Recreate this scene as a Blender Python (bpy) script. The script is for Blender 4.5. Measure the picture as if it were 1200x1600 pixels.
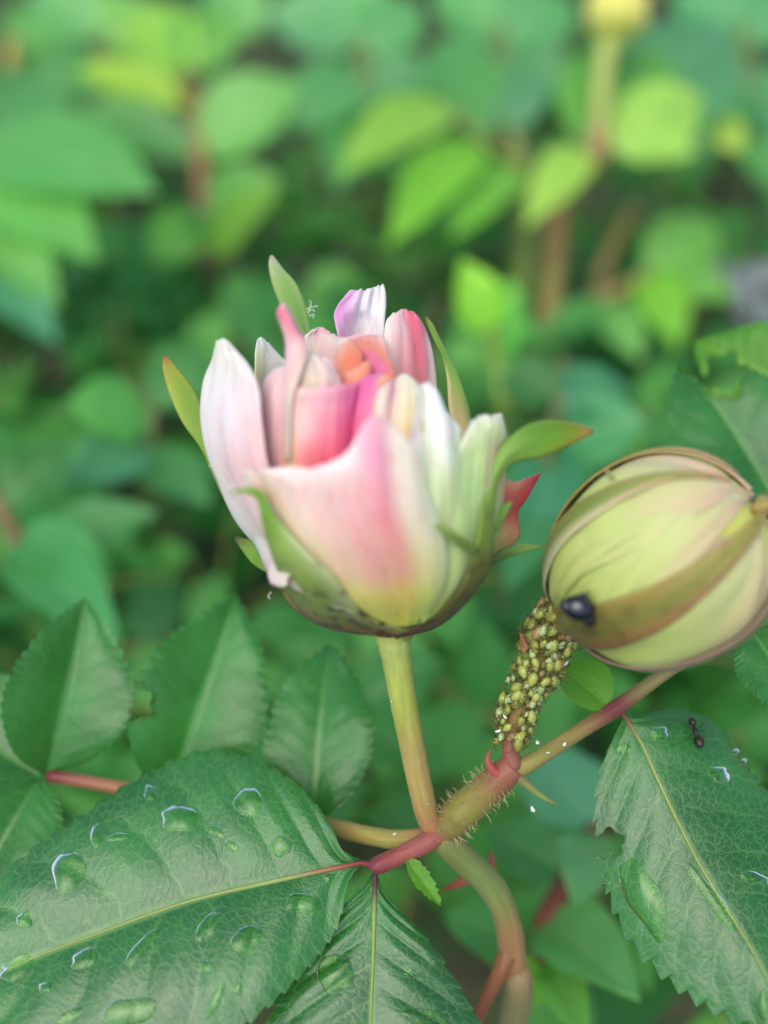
import bpy, math, random
import numpy as np
from mathutils import Vector, Matrix, noise
from mathutils.bvhtree import BVHTree

random.seed(11)
rng = np.random.default_rng(11)
for o in list(bpy.data.objects):
    bpy.data.objects.remove(o)
scene = bpy.context.scene
COL = scene.collection

# ------------------------------------------------------------------ camera
PITCH = math.radians(42.0)
CAM_H = 0.45
CAM = np.array([0.0, 0.0, CAM_H])
FWD = np.array([0.0, math.cos(PITCH), -math.sin(PITCH)])
UPV = np.array([0.0, math.sin(PITCH), math.cos(PITCH)])
RGT = np.array([1.0, 0.0, 0.0])
K = 0.5667 * 2 / 1600.0            # metres per photo pixel at one metre
FOCUS = 0.1315
APERTURE_MM = 5.7
cam_d = bpy.data.cameras.new('camera')
cam = bpy.data.objects.new('camera', cam_d)
COL.objects.link(cam)
cam.location = CAM
cam.rotation_euler = (math.radians(90) - PITCH, 0, 0)
cam_d.sensor_fit = 'VERTICAL'
cam_d.sensor_height = 36.0
cam_d.sensor_width = 27.0
cam_d.lens = 18.0 / 0.5667
cam_d.clip_start = 0.005
cam_d.clip_end = 200.0
cam_d.dof.use_dof = True
cam_d.dof.focus_distance = FOCUS
cam_d.dof.aperture_fstop = cam_d.lens / APERTURE_MM
scene.camera = cam

# ------------------------------------------------------------------ sky, sun, exposure
SUN_EL, SUN_AZ = 60.0, -150.0       # azimuth measured from +Y (ahead) towards +X (right)
world = bpy.data.worlds.new('World')
scene.world = world
world.use_nodes = True
wn = world.node_tree
for n in list(wn.nodes):
    wn.nodes.remove(n)
wo = wn.nodes.new('ShaderNodeOutputWorld')
wb = wn.nodes.new('ShaderNodeBackground')
sky = wn.nodes.new('ShaderNodeTexSky')
sky.sky_type = 'NISHITA'
sky.sun_disc = False
sky.sun_elevation = math.radians(SUN_EL)
sky.sun_rotation = math.radians(SUN_AZ)
sky.air_density = 1.0
sky.dust_density = 3.0
sky.ozone_density = 0.3
wb.inputs['Strength'].default_value = 0.15
wn.links.new(sky.outputs[0], wb.inputs['Color'])
wn.links.new(wb.outputs[0], wo.inputs['Surface'])
sd = bpy.data.lights.new('sun', 'SUN')
sd.energy = 0.9
sd.angle = math.radians(55)
sd.color = (1.0, 0.965, 0.91)
sun = bpy.data.objects.new('sun', sd)
COL.objects.link(sun)
el, az = math.radians(SUN_EL), math.radians(SUN_AZ)
sdir = Vector((math.sin(az) * math.cos(el), math.cos(az) * math.cos(el), math.sin(el)))
sun.rotation_euler = sdir.to_track_quat('Z', 'Y').to_euler()
sun.location = (0, 0, 3)
vs = scene.view_settings
vs.view_transform = 'Standard'
vs.look = 'None'
vs.exposure = 0.64
vs.gamma = 1.0
scene.cycles.use_denoising = True
scene.cycles.max_bounces = 10
scene.cycles.transmission_bounces = 8
scene.cycles.transparent_max_bounces = 8
scene.cycles.sample_clamp_indirect = 6.0

# ------------------------------------------------------------------ helpers
def P(px, py, d):
    """photo pixel + depth in mm -> world point (m)"""
    d = d / 1000.0
    return CAM + FWD * d + RGT * ((px - 600) * K * d) + UPV * ((800 - py) * K * d)

D0 = 125.0
def V(px, py, z):
    """pixel + mm towards the camera from the middle of the rose"""
    return P(px, py, D0 - z)

def to_px(p):
    q = np.asarray(p) - CAM
    d = q @ FWD
    return 600 + (q @ RGT) / (K * d), 800 - (q @ UPV) / (K * d), d * 1000

def canopy(py):
    a = PITCH - math.atan((800 - py) * K)
    dist = 0.25 / math.sin(a)
    return 1000 * dist * math.cos(PITCH - a)

def lin(h):
    h = h.lstrip('#')
    c = [int(h[i:i + 2], 16) / 255 for i in (0, 2, 4)]
    return np.array([x / 12.92 if x <= 0.04045 else ((x + 0.055) / 1.055) ** 2.4 for x in c])

def cr(ctrl, ts):
    """Catmull-Rom through ctrl (n,k) at ts in 0..1"""
    c = np.asarray(ctrl, float)
    n = len(c)
    if n == 1:
        return np.repeat(c, len(ts), 0)
    ext = np.vstack([2 * c[0] - c[1], c, 2 * c[-1] - c[-2]])
    u = np.clip(np.asarray(ts), 0, 1) * (n - 1)
    i = np.minimum(u.astype(int), n - 2)
    f = (u - i)[:, None]
    p0, p1, p2, p3 = ext[i], ext[i + 1], ext[i + 2], ext[i + 3]
    return 0.5 * (2 * p1 + (p2 - p0) * f + (2 * p0 - 5 * p1 + 4 * p2 - p3) * f ** 2 + (3 * p1 - p0 - 3 * p2 + p3) * f ** 3)

def cr2(grid, m, n):
    g = np.asarray(grid, float)                      # rows, cols, k
    a = np.stack([cr(g[r], np.linspace(0, 1, n)) for r in range(g.shape[0])])
    return np.stack([cr(a[:, c], np.linspace(0, 1, m)) for c in range(n)], 1)

def lin2(grid, m, n):
    g = np.asarray(grid, float)
    def l1(a, k):
        t = np.linspace(0, len(a) - 1, k)
        i = np.minimum(t.astype(int), max(len(a) - 2, 0))
        f = (t - i)
        f = f * f * (3 - 2 * f)
        j = np.minimum(i + 1, len(a) - 1)
        return a[i] * (1 - f)[:, None] + a[j] * f[:, None]
    a = np.stack([l1(g[r], n) for r in range(g.shape[0])])
    return np.stack([l1(a[:, c], m) for c in range(n)], 1)

def norm(v):
    v = np.asarray(v, float)
    return v / (np.linalg.norm(v, axis=-1, keepdims=True) + 1e-12)

def wpos(o):
    p = np.zeros(3)
    while o is not None:
        p += np.array(o.location)
        o = o.parent
    return p

def thing(name, base, label=None, cat=None, group=None):
    o = bpy.data.objects.new(name, None)
    o.empty_display_size = 0.005
    COL.objects.link(o)
    o.location = base
    tag(o, label, cat, group)
    return o

def tag(o, label=None, cat=None, group=None, kind=None):
    if label: o['label'] = label
    if cat: o['category'] = cat
    if group: o['group'] = group
    if kind: o['kind'] = kind
    return o

def mesh_obj(name, verts, faces, mat, parent=None, cols=None, uvs=None, mm=None, base=None, label=None, smooth=True):
    verts = np.asarray(verts, float)
    base = np.asarray(base if base is not None else verts[0], float)
    me = bpy.data.meshes.new(name)
    me.from_pydata((verts - base).tolist(), [], [list(map(int, f)) for f in faces])
    if smooth:
        me.polygons.foreach_set('use_smooth', [True] * len(me.polygons))
    if cols is not None:
        at = me.attributes.new('Col', 'FLOAT_COLOR', 'POINT')
        c = np.ones((len(verts), 4)); c[:, :3] = np.clip(cols, 0, 1)
        at.data.foreach_set('color', c.ravel())
    li = np.empty(len(me.loops), int)
    me.loops.foreach_get('vertex_index', li)
    for nm, arr in (('UVMap', uvs), ('MM', mm)):
        if arr is not None:
            l = me.uv_layers.new(name=nm)
            l.data.foreach_set('uv', np.asarray(arr, float)[li].ravel())
    for m in (mat if isinstance(mat, (list, tuple)) else [mat]):
        me.materials.append(m)
    me.update()
    o = bpy.data.objects.new(name, me)
    COL.objects.link(o)
    if parent is not None:
        o.parent = parent
        o.location = base - wpos(parent)
    else:
        o.location = base
    if label: o['label'] = label
    return o

def grid_normals(g):
    du = np.gradient(g, axis=0); dv = np.gradient(g, axis=1)
    return norm(np.cross(dv, du))

def shell(g, th, edge=0.35):
    """closed thin shell from a grid of points; th in metres -> verts, faces, index of grid cell per vert"""
    m, n, _ = g.shape
    N = grid_normals(g)
    c = g.reshape(-1, 3).mean(0)
    if (N.reshape(-1, 3).mean(0) @ (CAM - c)) < 0:
        N = -N
    a = np.linspace(0, 1, m)[:, None]; b = np.linspace(0, 1, n)[None, :]
    e = np.minimum(np.minimum(a, 1 - a) * 9, np.minimum(b, 1 - b) * 9)
    t = th * np.clip(edge + (1 - edge) * e, edge, 1)[..., None]
    front = g + N * t * 0.5
    back = g - N * t * 0.5
    vs_ = np.vstack([front.reshape(-1, 3), back.reshape(-1, 3)])
    idx = np.arange(m * n).reshape(m, n)
    q = np.stack([idx[:-1, :-1], idx[1:, :-1], idx[1:, 1:], idx[:-1, 1:]], -1).reshape(-1, 4)
    f = [tuple(x) for x in q] + [tuple(x[::-1] + m * n) for x in q]
    ring = list(idx[0, :]) + list(idx[1:, -1]) + list(idx[-1, -2::-1]) + list(idx[-2:0:-1, 0])
    o = m * n
    for i in range(len(ring)):
        p, q_ = ring[i], ring[(i + 1) % len(ring)]
        f.append((p, q_, q_ + o, p + o))
    return vs_, f

def tube(path, radii, sides=12, n=None, bump=0.0, seed=0, cap=True):
    path = np.asarray(path, float); radii = np.asarray(radii, float)
    n = n or max(8, 6 * len(path))
    ts = np.linspace(0, 1, n)
    p = cr(path, ts); r = cr(radii[:, None], ts)[:, 0]
    T = norm(np.gradient(p, axis=0))
    ref = np.array([0, 0, 1.0]) if abs(T[0][2]) < 0.9 else np.array([1.0, 0, 0])
    A = norm(np.cross(T[0], ref)); vs_ = []
    for i in range(n):
        A = norm(A - T[i] * (A @ T[i])); B = np.cross(T[i], A)
        for k in range(sides):
            a = 2 * math.pi * k / sides
            rr = r[i]
            if bump:
                rr *= 1 + bump * noise.noise(Vector((math.cos(a) * 1.5 + seed, math.sin(a) * 1.5, i * 0.55)))
            vs_.append(p[i] + (A * math.cos(a) + B * math.sin(a)) * rr)
    f = []
    for i in range(n - 1):
        for k in range(sides):
            k2 = (k + 1) % sides
            f.append((i * sides + k, i * sides + k2, (i + 1) * sides + k2, (i + 1) * sides + k))
    if cap:
        a = len(vs_); vs_.append(p[0]); vs_.append(p[-1])
        for k in range(sides):
            k2 = (k + 1) % sides
            f.append((k2, k, a)); f.append(((n - 1) * sides + k, (n - 1) * sides + k2, a + 1))
    tt = np.concatenate([np.repeat(ts, sides), [0, 1] if cap else []])
    return np.array(vs_), f, tt

def tube_obj(name, pxs, rad_px, colors, mat, parent, sides=12, bump=0.06, label=None, n=None, extra=()):
    """pxs: (px,py,d mm); radii in photo pixels at that depth"""
    path = [P(*p) for p in pxs] + [np.asarray(e) for e in extra]
    rad = [r * K * p[2] / 1000 for r, p in zip(rad_px, pxs)] + [rad_px[-1] * K * pxs[-1][2] / 1000] * len(extra)
    v, f, t = tube(path, rad, sides, n, bump, seed=random.random() * 9)
    cols = cr(np.array([lin(c) for c in colors]), t)
    uv = np.stack([t, np.tile(np.linspace(0, 1, sides), len(t) // sides + 1)[:len(t)]], 1)
    return mesh_obj(name, v, f, mat, parent, np.clip(cols, 0, 1) ** 1.12 * 0.85, uv, base=path[0], label=label)

# ------------------------------------------------------------------ materials
def new_mat(name):
    m = bpy.data.materials.new(name)
    m.use_nodes = True
    nt = m.node_tree
    for n in list(nt.nodes):
        nt.nodes.remove(n)
    out = nt.nodes.new('ShaderNodeOutputMaterial')
    return m, nt, out

class G:
    """tiny node graph helper"""
    def __init__(s, nt): s.nt = nt
    def n(s, t, **kw):
        x = s.nt.nodes.new(t)
        for k, v in kw.items():
            setattr(x, k, v)
        return x
    def l(s, a, b): s.nt.links.new(a, b)
    def math(s, op, a, b=None, c=None, clamp=False):
        x = s.n('ShaderNodeMath', operation=op, use_clamp=clamp)
        for i, v in enumerate((a, b, c)):
            if v is None: continue
            if isinstance(v, (int, float)): x.inputs[i].default_value = v
            else: s.l(v, x.inputs[i])
        return x.outputs[0]
    def mix(s, f, a, b, blend='MIX'):
        x = s.n('ShaderNodeMix', data_type='RGBA', blend_type=blend)
        for i, v in ((0, f), (6, a), (7, b)):
            if isinstance(v, (int, float)): x.inputs[i].default_value = v
            elif isinstance(v, (tuple, list, np.ndarray)): x.inputs[i].default_value = (*v[:3], 1)
            else: s.l(v, x.inputs[i])
        return x.outputs[2]
    def ramp(s, f, lo, hi):
        x = s.n('ShaderNodeMapRange', interpolation_type='SMOOTHSTEP')
        s.l(f, x.inputs[0]); x.inputs[1].default_value = lo; x.inputs[2].default_value = hi
        return x.outputs[0]

def leaf_material(name, dark, light, vein, trans_col, trans=0.3, rough=0.36, veins=True, nlat=9.0, objvar=0.0, spec=0.5, attr=False):
    m, nt, out = new_mat(name)
    g = G(nt)
    uv = g.n('ShaderNodeUVMap', uv_map='UVMap')
    mm = g.n('ShaderNodeUVMap', uv_map='MM')
    geo = g.n('ShaderNodeTexCoord')
    nz = g.n('ShaderNodeTexNoise'); nz.inputs['Scale'].default_value = 70.0; nz.inputs['Detail'].default_value = 3
    g.l(geo.outputs['Object'], nz.inputs['Vector'])
    base = g.mix(g.ramp(nz.outputs[0], 0.3, 0.7), lin(dark), lin(light))
    if objvar:
        oi = g.n('ShaderNodeObjectInfo')
        hs = g.n('ShaderNodeHueSaturation')
        g.l(base, hs.inputs['Color'])
        g.l(g.math('MULTIPLY_ADD', oi.outputs['Random'], -0.055 * objvar, 0.5 + 0.025 * objvar), hs.inputs['Hue'])
        g.l(g.math('MULTIPLY_ADD', oi.outputs['Random'], 1.05 * objvar, 1 - 0.40 * objvar), hs.inputs['Value'])
        base = hs.outputs[0]
    if attr:
        at = g.n('ShaderNodeAttribute', attribute_name='Col')
        base = g.mix(1.0, base, at.outputs['Color'], 'MULTIPLY')
    height = None
    sp = g.n('ShaderNodeSeparateXYZ'); g.l(uv.outputs[0], sp.inputs[0])
    s_, t_ = sp.outputs[0], sp.outputs[1]
    at_ = g.math('ABSOLUTE', t_)
    if veins:
        # wavy copies of the coordinates
        nd = g.n('ShaderNodeTexNoise', noise_dimensions='2D'); nd.inputs['Scale'].default_value = 0.35; nd.inputs['Detail'].default_value = 2
        g.l(mm.outputs[0], nd.inputs['Vector'])
        wob = g.math('SUBTRACT', nd.outputs[0], 0.5)
        side = g.math('MULTIPLY', g.math('SIGN', t_), 0.23)
        q = g.math('MULTIPLY', g.math('SUBTRACT', s_, g.math('MULTIPLY', g.math('POWER', at_, 1.25), 0.2)), nlat)
        q = g.math('ADD', g.math('ADD', q, side), g.math('MULTIPLY', wob, 0.38))
        fr = g.math('ABSOLUTE', g.math('SUBTRACT', g.math('FRACT', q), 0.5))
        lat = g.math('SUBTRACT', 1.0, g.ramp(fr, 0.006, 0.03))
        lat = g.math('MULTIPLY', lat, g.math('SUBTRACT', 1.0, g.ramp(at_, 0.75, 1.0)))
        mid = g.math('SUBTRACT', 1.0, g.ramp(at_, 0.012, 0.05))
        nd2 = g.n('ShaderNodeTexNoise', noise_dimensions='2D'); nd2.inputs['Scale'].default_value = 0.8; nd2.inputs['Detail'].default_value = 2
        g.l(mm.outputs[0], nd2.inputs['Vector'])
        vm = g.n('ShaderNodeVectorMath', operation='SCALE'); vm.inputs['Scale'].default_value = 1.1
        g.l(nd2.outputs[1], vm.inputs[0])
        va = g.n('ShaderNodeVectorMath', operation='ADD')
        g.l(mm.outputs[0], va.inputs[0]); g.l(vm.outputs[0], va.inputs[1])
        def vor(scale, lo, hi):
            v = g.n('ShaderNodeTexVoronoi', voronoi_dimensions='2D', feature='DISTANCE_TO_EDGE')
            v.inputs['Scale'].default_value = scale
            g.l(va.outputs[0], v.inputs['Vector'])
            return g.math('SUBTRACT', 1.0, g.ramp(v.outputs['Distance'], lo, hi)), v.outputs['Distance']
        v1, d1 = vor(0.42, 0.008, 0.04)
        v2, d2 = vor(0.98, 0.02, 0.1)
        fine = g.math('MAXIMUM', g.math('MULTIPLY', v1, 0.55), g.math('MULTIPLY', v2, 0.45))
        allv = g.math('MAXIMUM', g.math('MULTIPLY', lat, 0.6), fine)
        allv = g.math('MAXIMUM', allv, mid)
        base = g.mix(g.math('MULTIPLY', allv, 0.42), base, lin(vein))
        height = g.math('SUBTRACT', g.math('MULTIPLY', d2, 0.7), g.math('MULTIPLY', allv, 0.35))
    else:
        mid = g.math('SUBTRACT', 1.0, g.ramp(at_, 0.02, 0.09))
        base = g.mix(g.math('MULTIPLY', mid, 0.12), base, lin(vein))
        q = g.math('MULTIPLY', g.math('SUBTRACT', s_, g.math('MULTIPLY', at_, 0.2)), 8.0)
        height = g.math('ABSOLUTE', g.math('SUBTRACT', g.math('FRACT', q), 0.5))
    bp = g.n('ShaderNodeBump')
    bp.inputs['Strength'].default_value = 0.32 if veins else 0.35
    bp.inputs['Distance'].default_value = 0.00022 if veins else 0.0008
    g.l(height, bp.inputs['Height'])
    nm = g.n('ShaderNodeTexNoise'); nm.inputs['Scale'].default_value = 2600.0; nm.inputs['Detail'].default_value = 2
    g.l(geo.outputs['Object'], nm.inputs['Vector'])
    bp2 = g.n('ShaderNodeBump'); bp2.inputs['Strength'].default_value = 0.12; bp2.inputs['Distance'].default_value = 0.0001
    g.l(nm.outputs[0], bp2.inputs['Height']); g.l(bp.outputs[0], bp2.inputs['Normal'])
    pb = g.n('ShaderNodeBsdfPrincipled')
    g.l(base, pb.inputs['Base Color'])
    g.l(g.math('MULTIPLY_ADD', nz.outputs[0], 0.25, rough - 0.12), pb.inputs['Roughness'])
    pb.inputs['Specular IOR Level'].default_value = spec
    g.l(bp2.outputs[0], pb.inputs['Normal'])
    tr = g.n('ShaderNodeBsdfTranslucent')
    tb = g.mix(0.55, base, lin(trans_col))
    g.l(tb, tr.inputs['Color'])
    ms = g.n('ShaderNodeMixShader'); ms.inputs[0].default_value = trans
    g.l(pb.outputs[0], ms.inputs[1]); g.l(tr.outputs[0], ms.inputs[2])
    g.l(ms.outputs[0], out.inputs['Surface'])
    return m

M_hero = leaf_material('rose_leaf_near', '#1d5f2a', '#2c7a36', '#7fae58', '#7ec22c', trans=0.2, rough=0.36, nlat=9, attr=True, spec=0.75)
M_mid = leaf_material('rose_leaf_mid', '#2a6c30', '#3f8c42', '#6fa850', '#86cc3a', trans=0.3, rough=0.36, veins=True, nlat=9, attr=True, spec=0.6)
M_young = leaf_material('rose_leaf_young', '#5a9a2c', '#6cb038', '#9ccc60', '#a0e040', trans=0.4, rough=0.42, veins=True, nlat=7, attr=True, spec=0.4)
M_far = leaf_material('rose_leaf_far', '#347a3c', '#529c4c', '#78b450', '#86d850', trans=0.42, rough=0.45, veins=False, objvar=1.0, spec=0.3)
M_farc = leaf_material('rose_leaf_far_toned', '#ffffff', '#e8f2e2', '#dff2b0', '#bcec80', trans=0.42, rough=0.42, veins=False, attr=True, spec=0.4)

def petal_material(name, sss=0.55, rough=0.5, streak=0.10, spots=None, bump=0.0005, radius=0.0009, streaky=(4, 60), blush=0.0):
    m, nt, out = new_mat(name)
    g = G(nt)
    at = g.n('ShaderNodeAttribute', attribute_name='Col')
    uv = g.n('ShaderNodeUVMap', uv_map='UVMap')
    tc = g.n('ShaderNodeTexCoord')
    mp = g.n('ShaderNodeMapping'); mp.inputs['Scale'].default_value = (streaky[0], streaky[1], 1)
    g.l(uv.outputs[0], mp.inputs[0])
    nz = g.n('ShaderNodeTexNoise'); nz.inputs['Scale'].default_value = 1.0; nz.inputs['Detail'].default_value = 4
    g.l(mp.outputs[0], nz.inputs['Vector'])
    st = g.math('MULTIPLY_ADD', nz.outputs[0], streak * 2, 1 - streak)
    cb = g.n('ShaderNodeCombineXYZ')
    for i in range(3): g.l(st, cb.inputs[i])
    base = g.mix(1.0, at.outputs['Color'], cb.outputs[0], 'MULTIPLY')
    if blush:
        mp2 = g.n('ShaderNodeMapping'); mp2.inputs['Scale'].default_value = (8, 20, 1)
        g.l(uv.outputs[0], mp2.inputs[0])
        n3 = g.n('ShaderNodeTexNoise'); n3.inputs['Scale'].default_value = 1.0; n3.inputs['Detail'].default_value = 6; n3.inputs['Roughness'].default_value = 0.65
        g.l(mp2.outputs[0], n3.inputs['Vector'])
        base = g.mix(g.math('MULTIPLY', g.ramp(n3.outputs[0], 0.5, 0.68), blush), base, g.mix(1.0, base, (1.0, 0.72, 0.70), 'MULTIPLY'))
        base = g.mix(g.math('MULTIPLY', g.ramp(n3.outputs[0], 0.5, 0.32), blush), base, g.mix(1.0, base, (1.0, 0.98, 0.80), 'MULTIPLY'))
    nb = g.n('ShaderNodeTexNoise'); nb.inputs['Scale'].default_value = 420; nb.inputs['Detail'].default_value = 3
    g.l(tc.outputs['Object'], nb.inputs['Vector'])
    if spots:
        f = g.ramp(nb.outputs[0], spots[1], spots[2])
        sa = g.n('ShaderNodeAttribute', attribute_name='Spot')
        f = g.math('MULTIPLY', f, sa.outputs['Fac'])
        base = g.mix(f, base, lin(spots[0]))
    pb = g.n('ShaderNodeBsdfPrincipled')
    g.l(base, pb.inputs['Base Color'])
    pb.inputs['Roughness'].default_value = rough
    pb.inputs['Specular IOR Level'].default_value = 0.35
    pb.inputs['Subsurface Weight'].default_value = sss
    pb.inputs['Subsurface Radius'].default_value = (1.0, 0.62, 0.55)
    pb.inputs['Subsurface Scale'].default_value = radius
    pb.inputs['Sheen Weight'].default_value = 0.08
    bp = g.n('ShaderNodeBump'); bp.inputs['Strength'].default_value = 0.3; bp.inputs['Distance'].default_value = bump
    g.l(g.math('ADD', nz.outputs[0], g.math('MULTIPLY', nb.outputs[0], 0.4)), bp.inputs['Height'])
    g.l(bp.outputs[0], pb.inputs['Normal'])
    g.l(pb.outputs[0], out.inputs['Surface'])
    return m

M_petal = petal_material('rose_petal', sss=0.75, radius=0.0011, streak=0.13, blush=0.75)
M_budpetal = petal_material('bud_petal', sss=0.6, radius=0.0008, streak=0.12)
M_sepal = petal_material('sepal', sss=0.3, rough=0.45, streak=0.16, spots=('#3a2410', 0.53, 0.62), radius=0.0005)
M_stem = petal_material('green_stem', sss=0.12, rough=0.46, streak=0.34, radius=0.0005, streaky=(7, 16), bump=0.0003, blush=0.6)

def simple(name, col, rough=0.5, metal=0.0, sss=0.0, noise_scale=900, var=0.25, radius=0.0004, spec=0.5):
    m, nt, out = new_mat(name)
    g = G(nt)
    tc = g.n('ShaderNodeTexCoord')
    nz = g.n('ShaderNodeTexNoise'); nz.inputs['Scale'].default_value = noise_scale; nz.inputs['Detail'].default_value = 3
    g.l(tc.outputs['Object'], nz.inputs['Vector'])
    c = lin(col)
    base = g.mix(nz.outputs[0], c * (1 - var), np.minimum(c * (1 + var), 1))
    pb = g.n('ShaderNodeBsdfPrincipled')
    g.l(base, pb.inputs['Base Color'])
    pb.inputs['Roughness'].default_value = rough
    pb.inputs['Metallic'].default_value = metal
    pb.inputs['Specular IOR Level'].default_value = spec
    if sss:
        pb.inputs['Subsurface Weight'].default_value = sss
        pb.inputs['Subsurface Scale'].default_value = radius
    g.l(pb.outputs[0], out.inputs['Surface'])
    return m

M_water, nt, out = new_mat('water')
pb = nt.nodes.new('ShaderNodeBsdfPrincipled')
pb.inputs['Base Color'].default_value = (0.72, 0.92, 0.58, 1)  # green tint painted in to darken the leaf where drops take its sheen
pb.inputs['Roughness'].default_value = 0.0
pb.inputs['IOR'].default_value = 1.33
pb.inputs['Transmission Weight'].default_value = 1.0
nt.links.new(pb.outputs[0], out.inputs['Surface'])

# ------------------------------------------------------------------ ground
M_soil, nt, out = new_mat('soil')
g = G(nt)
tc = g.n('ShaderNodeTexCoord')
n1 = g.n('ShaderNodeTexNoise'); n1.inputs['Scale'].default_value = 35; n1.inputs['Detail'].default_value = 6
n2 = g.n('ShaderNodeTexNoise'); n2.inputs['Scale'].default_value = 260; n2.inputs['Detail'].default_value = 4
g.l(tc.outputs['Object'], n1.inputs['Vector']); g.l(tc.outputs['Object'], n2.inputs['Vector'])
b = g.mix(g.ramp(n1.outputs[0], 0.35, 0.65), lin('#4a3d2e'), lin('#7a6a55'))
b = g.mix(g.math('MULTIPLY', n2.outputs[0], 0.6), b, lin('#2e251c'))
n3 = g.n('ShaderNodeTexNoise'); n3.inputs['Scale'].default_value = 14; n3.inputs['Detail'].default_value = 5
g.l(tc.outputs['Object'], n3.inputs['Vector'])
b = g.mix(g.ramp(n3.outputs[0], 0.36, 0.56), b, lin('#3f5a2c'))
pb = g.n('ShaderNodeBsdfPrincipled'); g.l(b, pb.inputs['Base Color']); pb.inputs['Roughness'].default_value = 0.9
bp = g.n('ShaderNodeBump'); bp.inputs['Strength'].default_value = 0.9; bp.inputs['Distance'].default_value = 0.01
g.l(n2.outputs[0], bp.inputs['Height']); g.l(bp.outputs[0], pb.inputs['Normal'])
g.l(pb.outputs[0], out.inputs['Surface'])
nx = 61
xs = np.linspace(-1, 1, nx); xs = np.sign(xs) * (np.abs(xs) ** 3 * 60 + np.abs(xs) * 1.5)
gv = []
for y in xs:
    for x in xs:
        h = 0.012 * noise.noise(Vector((x * 9, y * 9, 0))) + 0.005 * noise.noise(Vector((x * 31, y * 31, 3)))
        gv.append((x, y, h))
gf = [(j * nx + i, j * nx + i + 1, (j + 1) * nx + i + 1, (j + 1) * nx + i) for j in range(nx - 1) for i in range(nx - 1)]
go = mesh_obj('ground', gv, gf, M_soil, base=(0, 0, 0))
tag(go, 'brown mossy garden soil under the rose bushes', 'ground', kind='structure')

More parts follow.
